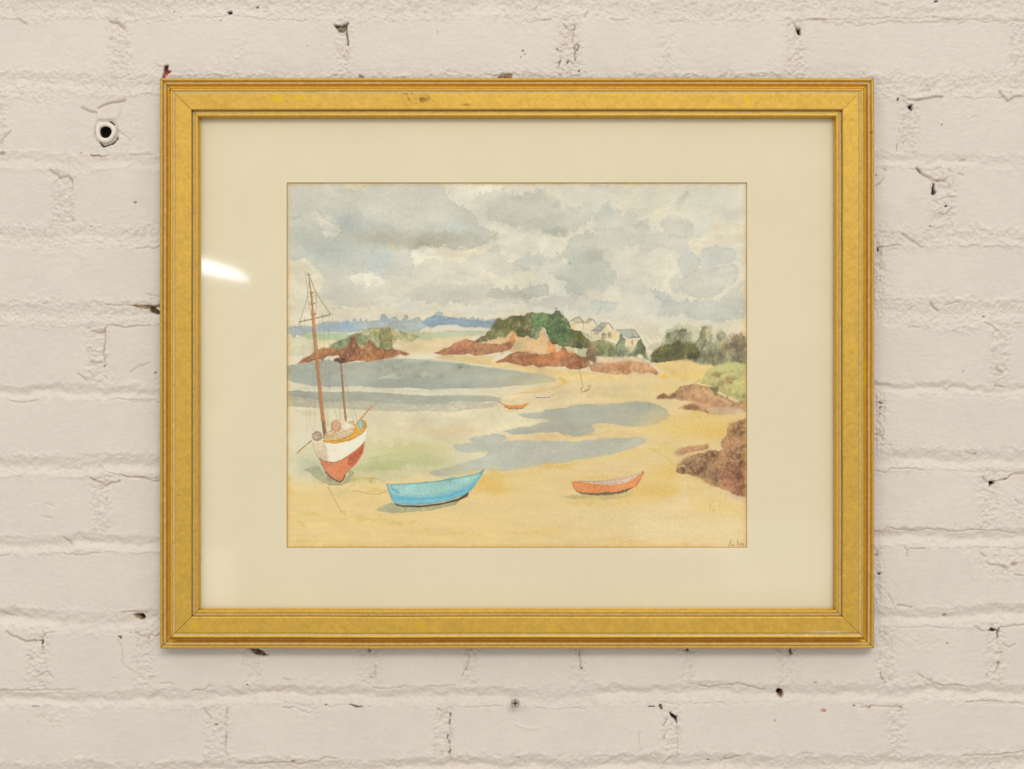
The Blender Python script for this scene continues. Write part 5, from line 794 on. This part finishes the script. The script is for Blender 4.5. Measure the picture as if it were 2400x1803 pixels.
# moulded frame rails ------------------------------------------------
# profile: (distance from the outer edge in px, height in mm, kind) ; kind 0 gold, 1 pale groove, 2 dark seam
prof = []
def seg(u0, h0, u1, h1, n, kind, f=lambda t: t):
    for i in range(n):
        t = i / n; prof.append((u0 + (u1 - u0) * t, h0 + (h1 - h0) * f(t), kind))
seg(3, 0, 0.6, 2, 2, 0); seg(0.6, 2, 0.0, 10.5, 4, 0)
for i in range(9):                                   # outer bead
    t = i / 9; prof.append((0.2 + 9 * t, 10.5 + 3.0 * math.sin(math.pi * (0.12 + 0.80 * t)), 0))
seg(9.3, 11.2, 9.6, 11.0, 1, 0); seg(9.6, 11.0, 13.6, 11.4, 2, 1)
for i in range(12):                                  # cove: sweeps up towards the panel
    t = i / 12; prof.append((13.9 + 15.1 * t, 11.2 - 2.6 * math.sin(math.pi * min(1, t * 1.1)) ** .8 * (1 - t) ** .3 + 6.5 * t ** 7, 0))
for i in range(6):                                   # small bead
    t = i / 6; prof.append((29.0 + 5.8 * t, 17.7 + 1.0 * math.sin(math.pi * (0.25 + 0.70 * t)), 0))
seg(34.8, 18.0, 35.1, 17.9, 1, 0); seg(35.1, 17.9, 39.2, 18.0, 2, 1); seg(39.2, 18.0, 39.6, 18.6, 1, 2)
seg(39.6, 18.6, 40.3, 18.9, 2, 0); seg(40.3, 18.9, 76.4, 18.5, 18, 0); seg(76.4, 18.5, 77.6, 18.0, 2, 0)
seg(77.6, 18.0, 78.0, 15.4, 3, 0); seg(78.0, 15.4, 79.8, 15.0, 1, 2); seg(79.8, 15.0, 84.2, 15.2, 2, 1)
for i in range(7):                                   # inner lip
    t = i / 7; prof.append((84.4 + 6.8 * t, 15.0 + 0.9 * math.sin(math.pi * (0.2 + 0.5 * t)) * 1.0, 0))
seg(91.2, 15.4, 91.8, 15.0, 1, 0); seg(91.8, 15.0, 92.0, 9.0, 3, 0); prof.append((92.2, 8.8, 0)); prof.append((94.0, 8.8, 0))
pu = np.array([p[0] for p in prof]); ph = np.array([p[1] for p in prof]) * 0.001 + 0.004; pk = np.array([p[2] for p in prof])

def gold_mat(name, rough, metal):
    m, b = bsdf_mat(name, rough, metal, attr=True, spec=.5)
    tint_noise(m, b, 1000, 0.11, 3); tint_noise(m, b, 60, 0.025, 4); add_bump(m, b, 1600, .00004, .4, 3)
    return m
m_gold = gold_mat('gold_leaf_paint', .48, .50)
m_groove, b = bsdf_mat('worn_groove', .6, 0, attr=True); tint_noise(m_groove, b, 500, .10)
m_seam, b = bsdf_mat('dark_seam', .7, 0, color=(.24, .125, .035))
FX0, FY0, FX1, FY1 = 373.0, 181.5, 2050.5, 1522.0
dref = 0.0185
GOLD = lin((207, 168, 72)); 
def rail(side, name_label):
    n = 820; k = np.linspace(0, 1, n)[None, :]; U = pu[:, None]
    gap = 0.8
    if side in ('top', 'bottom'):
        px = (FX0 + U + gap) + ((FX1 - U - gap) - (FX0 + U + gap)) * k
        py = np.broadcast_to((FY0 + U) if side == 'top' else (FY1 - U), px.shape).copy()
    else:
        py = (FY0 + U + gap) + ((FY1 - U - gap) - (FY0 + U + gap)) * k
        px = np.broadcast_to((FX0 + U) if side == 'left' else (FX1 - U), py.shape).copy()
    hh = np.broadcast_to(ph[:, None], px.shape).copy()
    seed = {'top': 71, 'bottom': 72, 'left': 73, 'right': 74}[side]
    along = (px if side in ('top', 'bottom') else py)          # sample the wear by true place along the rail, so it does not shear at the mitres
    ai = np.clip((along - along.min()) / 2.0, 0, 899); i0_ = np.floor(ai).astype(int); fr_ = ai - i0_; rw = np.arange(len(pu))[:, None]
    def worn(sc, sd, oc, ga):
        N_ = noise((len(pu), 902), sc, sd, oc, ga); return N_[rw, i0_] * (1 - fr_) + N_[rw, i0_ + 1] * fr_
    nn = worn(10, seed, 3, .6); n2 = worn(3, seed + 10, 2, .7)
    wob = noise((1, n), 90, seed + 20)[0][None, :]
    if side in ('top', 'bottom'): py = py + 0.18 * wob
    else: px = px + 0.18 * wob
    hh += 0.00003 * nn
    c = np.empty(px.shape + (3,)); c[:] = GOLD
    c *= (1 + .012 * nn + .04 * n2)[..., None]
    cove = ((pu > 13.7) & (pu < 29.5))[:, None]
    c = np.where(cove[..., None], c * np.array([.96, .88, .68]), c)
    def spot(x, y, rx, ry, colr, a=.8, j=3.0, hard=2.0):
        q = ((px - x + j * nn) / rx) ** 2 + ((py - y + j * n2 * .5) / ry) ** 2
        m = np.exp(-q ** hard)[..., None] * a
        c[:] = c * (1 - m) + np.array(colr) * m
    YEL = lin((214, 180, 20)); DK = lin((120, 82, 20)); PALE = lin((205, 190, 130))
    # worn yellow patches and rubbed dark speckles where the photograph shows them
    for x, y, rx, ry in [(650, 233, 15, 9), (700, 231, 12, 3.5), (1745, 232, 6, 12), (1750, 245, 4, 12), (1205, 228, 12, 2), (1700, 252, 16, 3), (470, 1467, 5, 11), (502, 1479, 4, 3), (660, 1452, 5, 4), (990, 1470, 8, 6), (985, 1462, 6, 5), (420, 1345, 4, 14), (421, 1404, 5, 5), (2026, 860, 7, 26), (2032, 890, 5, 20), (1990, 1396, 12, 2.5), (1985, 1426, 10, 2), (2026, 1418, 2, 3), (2015, 1485, 3, 3), (2006, 312, 4, 6), (1300, 1475, 20, 3), (1600, 1478, 14, 2)]:
        spot(x, y, rx, ry, YEL, .75)
    for x, y, rx, ry in [(975, 236, 34, 10), (960, 222, 30, 4), (985, 232, 24, 7), (1093, 248, 9, 3), (394, 210, 2, 5), (402, 213, 2, 5), (1441, 206, 2.5, 2), (2026, 309, 3, 2.5), (2043, 310, 4, 3), (2020, 1496, 4, 3), (408, 1494, 5, 3), (1993, 283, 2, 2), (1972, 352, 1.8, 1.8)]:
        q = np.exp(-(((px - x) / rx) ** 2 + ((py - y) / ry) ** 2)); m = (q * (sstep(-.1, 1.2, n2) if rx > 12 else 1) * .75)[..., None]
        c[:] = c * (1 - m) + DK * m
    if side == 'bottom':
        spot(1935, 1479.5, 40, 1.2, lin((225, 215, 190)), .8, .5)
        spot(1933, 1446, 3, 4, lin((190, 110, 50)), .7, .5)
    patina = sstep(1.5, 2.6, nn + .6 * n2)[..., None] * .2; c[:] = c * (1 - patina) + c * np.array([1.02, 1.04, .4]) * patina
    gm = (pk == 1)[:, None, None]
    gcol = lin((198, 181, 134)) * (1 + .06 * n2)[..., None]
    c = np.where(gm, gcol, c)
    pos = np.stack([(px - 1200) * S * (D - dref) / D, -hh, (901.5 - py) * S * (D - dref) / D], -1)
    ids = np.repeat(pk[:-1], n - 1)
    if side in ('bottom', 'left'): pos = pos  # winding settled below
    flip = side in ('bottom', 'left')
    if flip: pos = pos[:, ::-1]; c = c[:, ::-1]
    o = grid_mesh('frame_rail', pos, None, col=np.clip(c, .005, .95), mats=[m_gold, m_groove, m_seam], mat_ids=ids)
    if side == 'left' or side == 'right':
        pass
    # end caps so the mitres are solid
    me = o.data
    adopt(o, pic); o['label'] = name_label
    # orient normals away from the wall
    me.update(); ny = np.empty(len(me.polygons) * 3, np.float32); me.polygons.foreach_get('normal', ny)
    if ny.reshape(-1, 3)[:, 1].mean() > 0: me.flip_normals()
    # keep the crisp arrises of the moulding
    crease = {i for i in range(len(pk) - 1) if pk[i] != pk[i + 1] or abs((ph[i + 1] - ph[i])) > .0006}
    return o
rail('top', 'top rail of the gold frame, rubbed dark near the middle'); rail('bottom', 'bottom rail of the gold frame with a shadowed brown cove')
rail('left', 'left rail of the gold frame'); rail('right', 'right rail of the gold frame, scraped yellow halfway down')
# dark wood under the mitre gaps
m_wood, b = bsdf_mat('raw_wood', .8, color=(.09, .045, .018)); add_bump(m_wood, b, 300, .0001)
o = ring_mesh('frame_core', [(FX0 + 4, FY0 + 4, FX1 - 4, FY1 - 4, .0055), (FX0 + 2.2, FY0 + 2.2, FX1 - 2.2, FY1 - 2.2, .0120), (FX0 + 11, FY0 + 11, FX1 - 11, FY1 - 11, .0138), (FX0 + 15.5, FY0 + 15.5, FX1 - 15.5, FY1 - 15.5, .0104), (FX0 + 28.4, FY0 + 28.4, FX1 - 28.4, FY1 - 28.4, .0110), (FX0 + 31, FY0 + 31, FX1 - 31, FY1 - 31, .0200), (FX0 + 76, FY0 + 76, FX1 - 76, FY1 - 76, .0208), (FX0 + 79, FY0 + 79, FX1 - 79, FY1 - 79, .0176), (FX0 + 90, FY0 + 90, FX1 - 90, FY1 - 90, .0176), (FX0 + 91, FY0 + 91, FX1 - 91, FY1 - 91, .0158)], [m_wood], [0] * 9)
adopt(o, pic)

# ------------------------------------------------------------------ screw in the wall below the frame
def local_grid(name, P, m, parent, col=None): 
    o = grid_mesh(name, P, m, col=col); adopt(o, parent); return o
sc = to_world(1207.5, 1649, 0.011); screw = empty('screw', (sc[0], 0.0, sc[2]))
tag(screw, 'small grey cross-head screw sticking out of the mortar joint below the frame', 'screw')
m_zn, b = bsdf_mat('dull_zinc', .5, .45, color=(.36, .34, .29)); add_bump(m_zn, b, 900, .0001, .6)
m_dk, _ = bsdf_mat('screw_recess', .7, .2, color=(.05, .045, .035))
r_h = 10.4 * S
th = np.linspace(0, 2 * math.pi, 49); rr = np.concatenate([np.linspace(0.0001, 1, 40), [1.0, .55, .45]])
R, T = np.meshgrid(rr, th, indexing='ij'); xl = R * np.cos(T); zl = R * np.sin(T)
a1 = np.minimum(np.abs(xl), np.abs(zl)); arm = np.maximum(np.abs(xl), np.abs(zl))
cross = (1 - sstep(.08, .16, a1 + .05 * arm)) * (1 - sstep(.50, .62, arm))
dep = 0.0006 * (1 - R ** 2) * .5 - .0016 * cross
dep[40:] = np.array([-.0008, -.0030, -.0034])[:, None]
colr = np.where((cross > .5)[..., None], np.array([.03, .025, .02]), np.array([.40, .38, .32]))
colr[40:] = .30
m_zn2, b = bsdf_mat('zinc_head', .5, .35, attr=True); add_bump(m_zn2, b, 1500, .00006, .6); tint_noise(m_zn2, b, 900, .12)
Ps = np.stack([sc[0] + xl * r_h, -(0.0105 + dep), sc[2] + zl * r_h], -1)
o = local_grid('head', Ps, m_zn2, screw, col=colr)
me = o.data; nn_ = np.empty(len(me.polygons) * 3, np.float32); me.polygons.foreach_get('normal', nn_)
if nn_.reshape(-1, 3)[:, 1].mean() > 0: me.flip_normals()
yy_ = np.linspace(0.008, -0.0075, 60); prof_r = 3.2 * S * (1 + .22 * np.sin(np.linspace(0, 60, 60)))
PP = np.stack([sc[0] + prof_r[:, None] * np.cos(th)[None], np.broadcast_to(yy_[:, None], (60, 49)), sc[2] + prof_r[:, None] * np.sin(th)[None]], -1)
local_grid('shank', PP, m_zn, screw)

# ------------------------------------------------------------------ painted pipe end in the wall left of the frame
pc = to_world(247.5, 309.5, 0.001); pipe = empty('pipe_stub', (pc[0], 0, pc[2]))
tag(pipe, 'short hollow pipe end painted white, set in the brick wall left of the frame', 'pipe')
m_pp, b = bsdf_mat('thick_white_paint', .42, color=(.80, .745, .66)); add_bump(m_pp, b, 260, .0006, .7, 4)
m_in, b = bsdf_mat('pipe_inside', .8, color=(.035, .025, .02)); add_bump(m_in, b, 300, .0002)
# cross section: outer collar -> rounded lip -> bore
prf = [(24.6, -8), (24.4, 0), (23.8, 2.6), (22.2, 4.6), (20, 5.6), (17.5, 5.6), (15.2, 4.6), (14.0, 2.6), (13.4, 0.0)]
th2 = np.linspace(0, 2 * math.pi, 73)
wobr = 1 + .035 * np.sin(3 * th2 + .6) + .02 * np.sin(5 * th2 + 1.4) + .04 * np.maximum(0, np.cos(th2 + 2.0)) ** 3
PP = np.stack([np.stack([pc[0] + r * wobr * S * np.cos(th2), np.full(73, -hh_ * S) - .0003 * np.sin(4 * th2 + r), pc[2] + r * wobr * S * np.sin(th2)], -1) for r, hh_ in prf])
o = grid_mesh('collar', PP, m_pp); adopt(o, pipe)
prf = [(13.4, 0.0), (13.3, -12), (13.2, -30), (8, -31), (.01, -31)]
PP = np.stack([np.stack([pc[0] + r * wobr * S * np.cos(th2), np.full(73, -hh_ * S), pc[2] + r * wobr * S * np.sin(th2)], -1) for r, hh_ in prf])
o = grid_mesh('bore', PP, m_in); adopt(o, pipe)

# ------------------------------------------------------------------ lamp of the room, seen as the white streak in the picture glass
Ld = 3.9; K = (D + Ld) / D
m_em = bpy.data.materials.new('lamp_diffuser'); m_em.use_nodes = True; g = m_em.node_tree; g.nodes.clear()
out = g.nodes.new('ShaderNodeOutputMaterial'); em = g.nodes.new('ShaderNodeEmission'); em.inputs[0].default_value = (.80, .88, 1, 1); em.inputs[1].default_value = 17
g.links.new(em.outputs[0], out.inputs[0])
lamp_pts = [(330, 596, 19), (400, 607, 19), (470, 620, 18.5), (520, 631, 17), (556, 640, 14), (580, 649, 9.5), (592, 655, 4), (594, 656, .2)]
rows = []
lamp_pts = [(324, 595, .2), (326, 595.5, 12)] + lamp_pts
for px_, py_, r_ in lamp_pts:
    cx, cz = (px_ - 1207) * S * K, (898.5 - py_) * S * K
    r_ *= .9
    rows.append(np.stack([np.full(25, cx) + .0, -Ld + r_ * S * K * np.cos(np.linspace(0, 2 * math.pi, 25)), cz + r_ * S * K * np.sin(np.linspace(0, 2 * math.pi, 25))], -1))
lamp = grid_mesh('room_lamp', np.stack(rows), m_em)
tag(lamp, 'long white glowing lamp, seen mirrored as a streak in the picture glass', 'lamp')
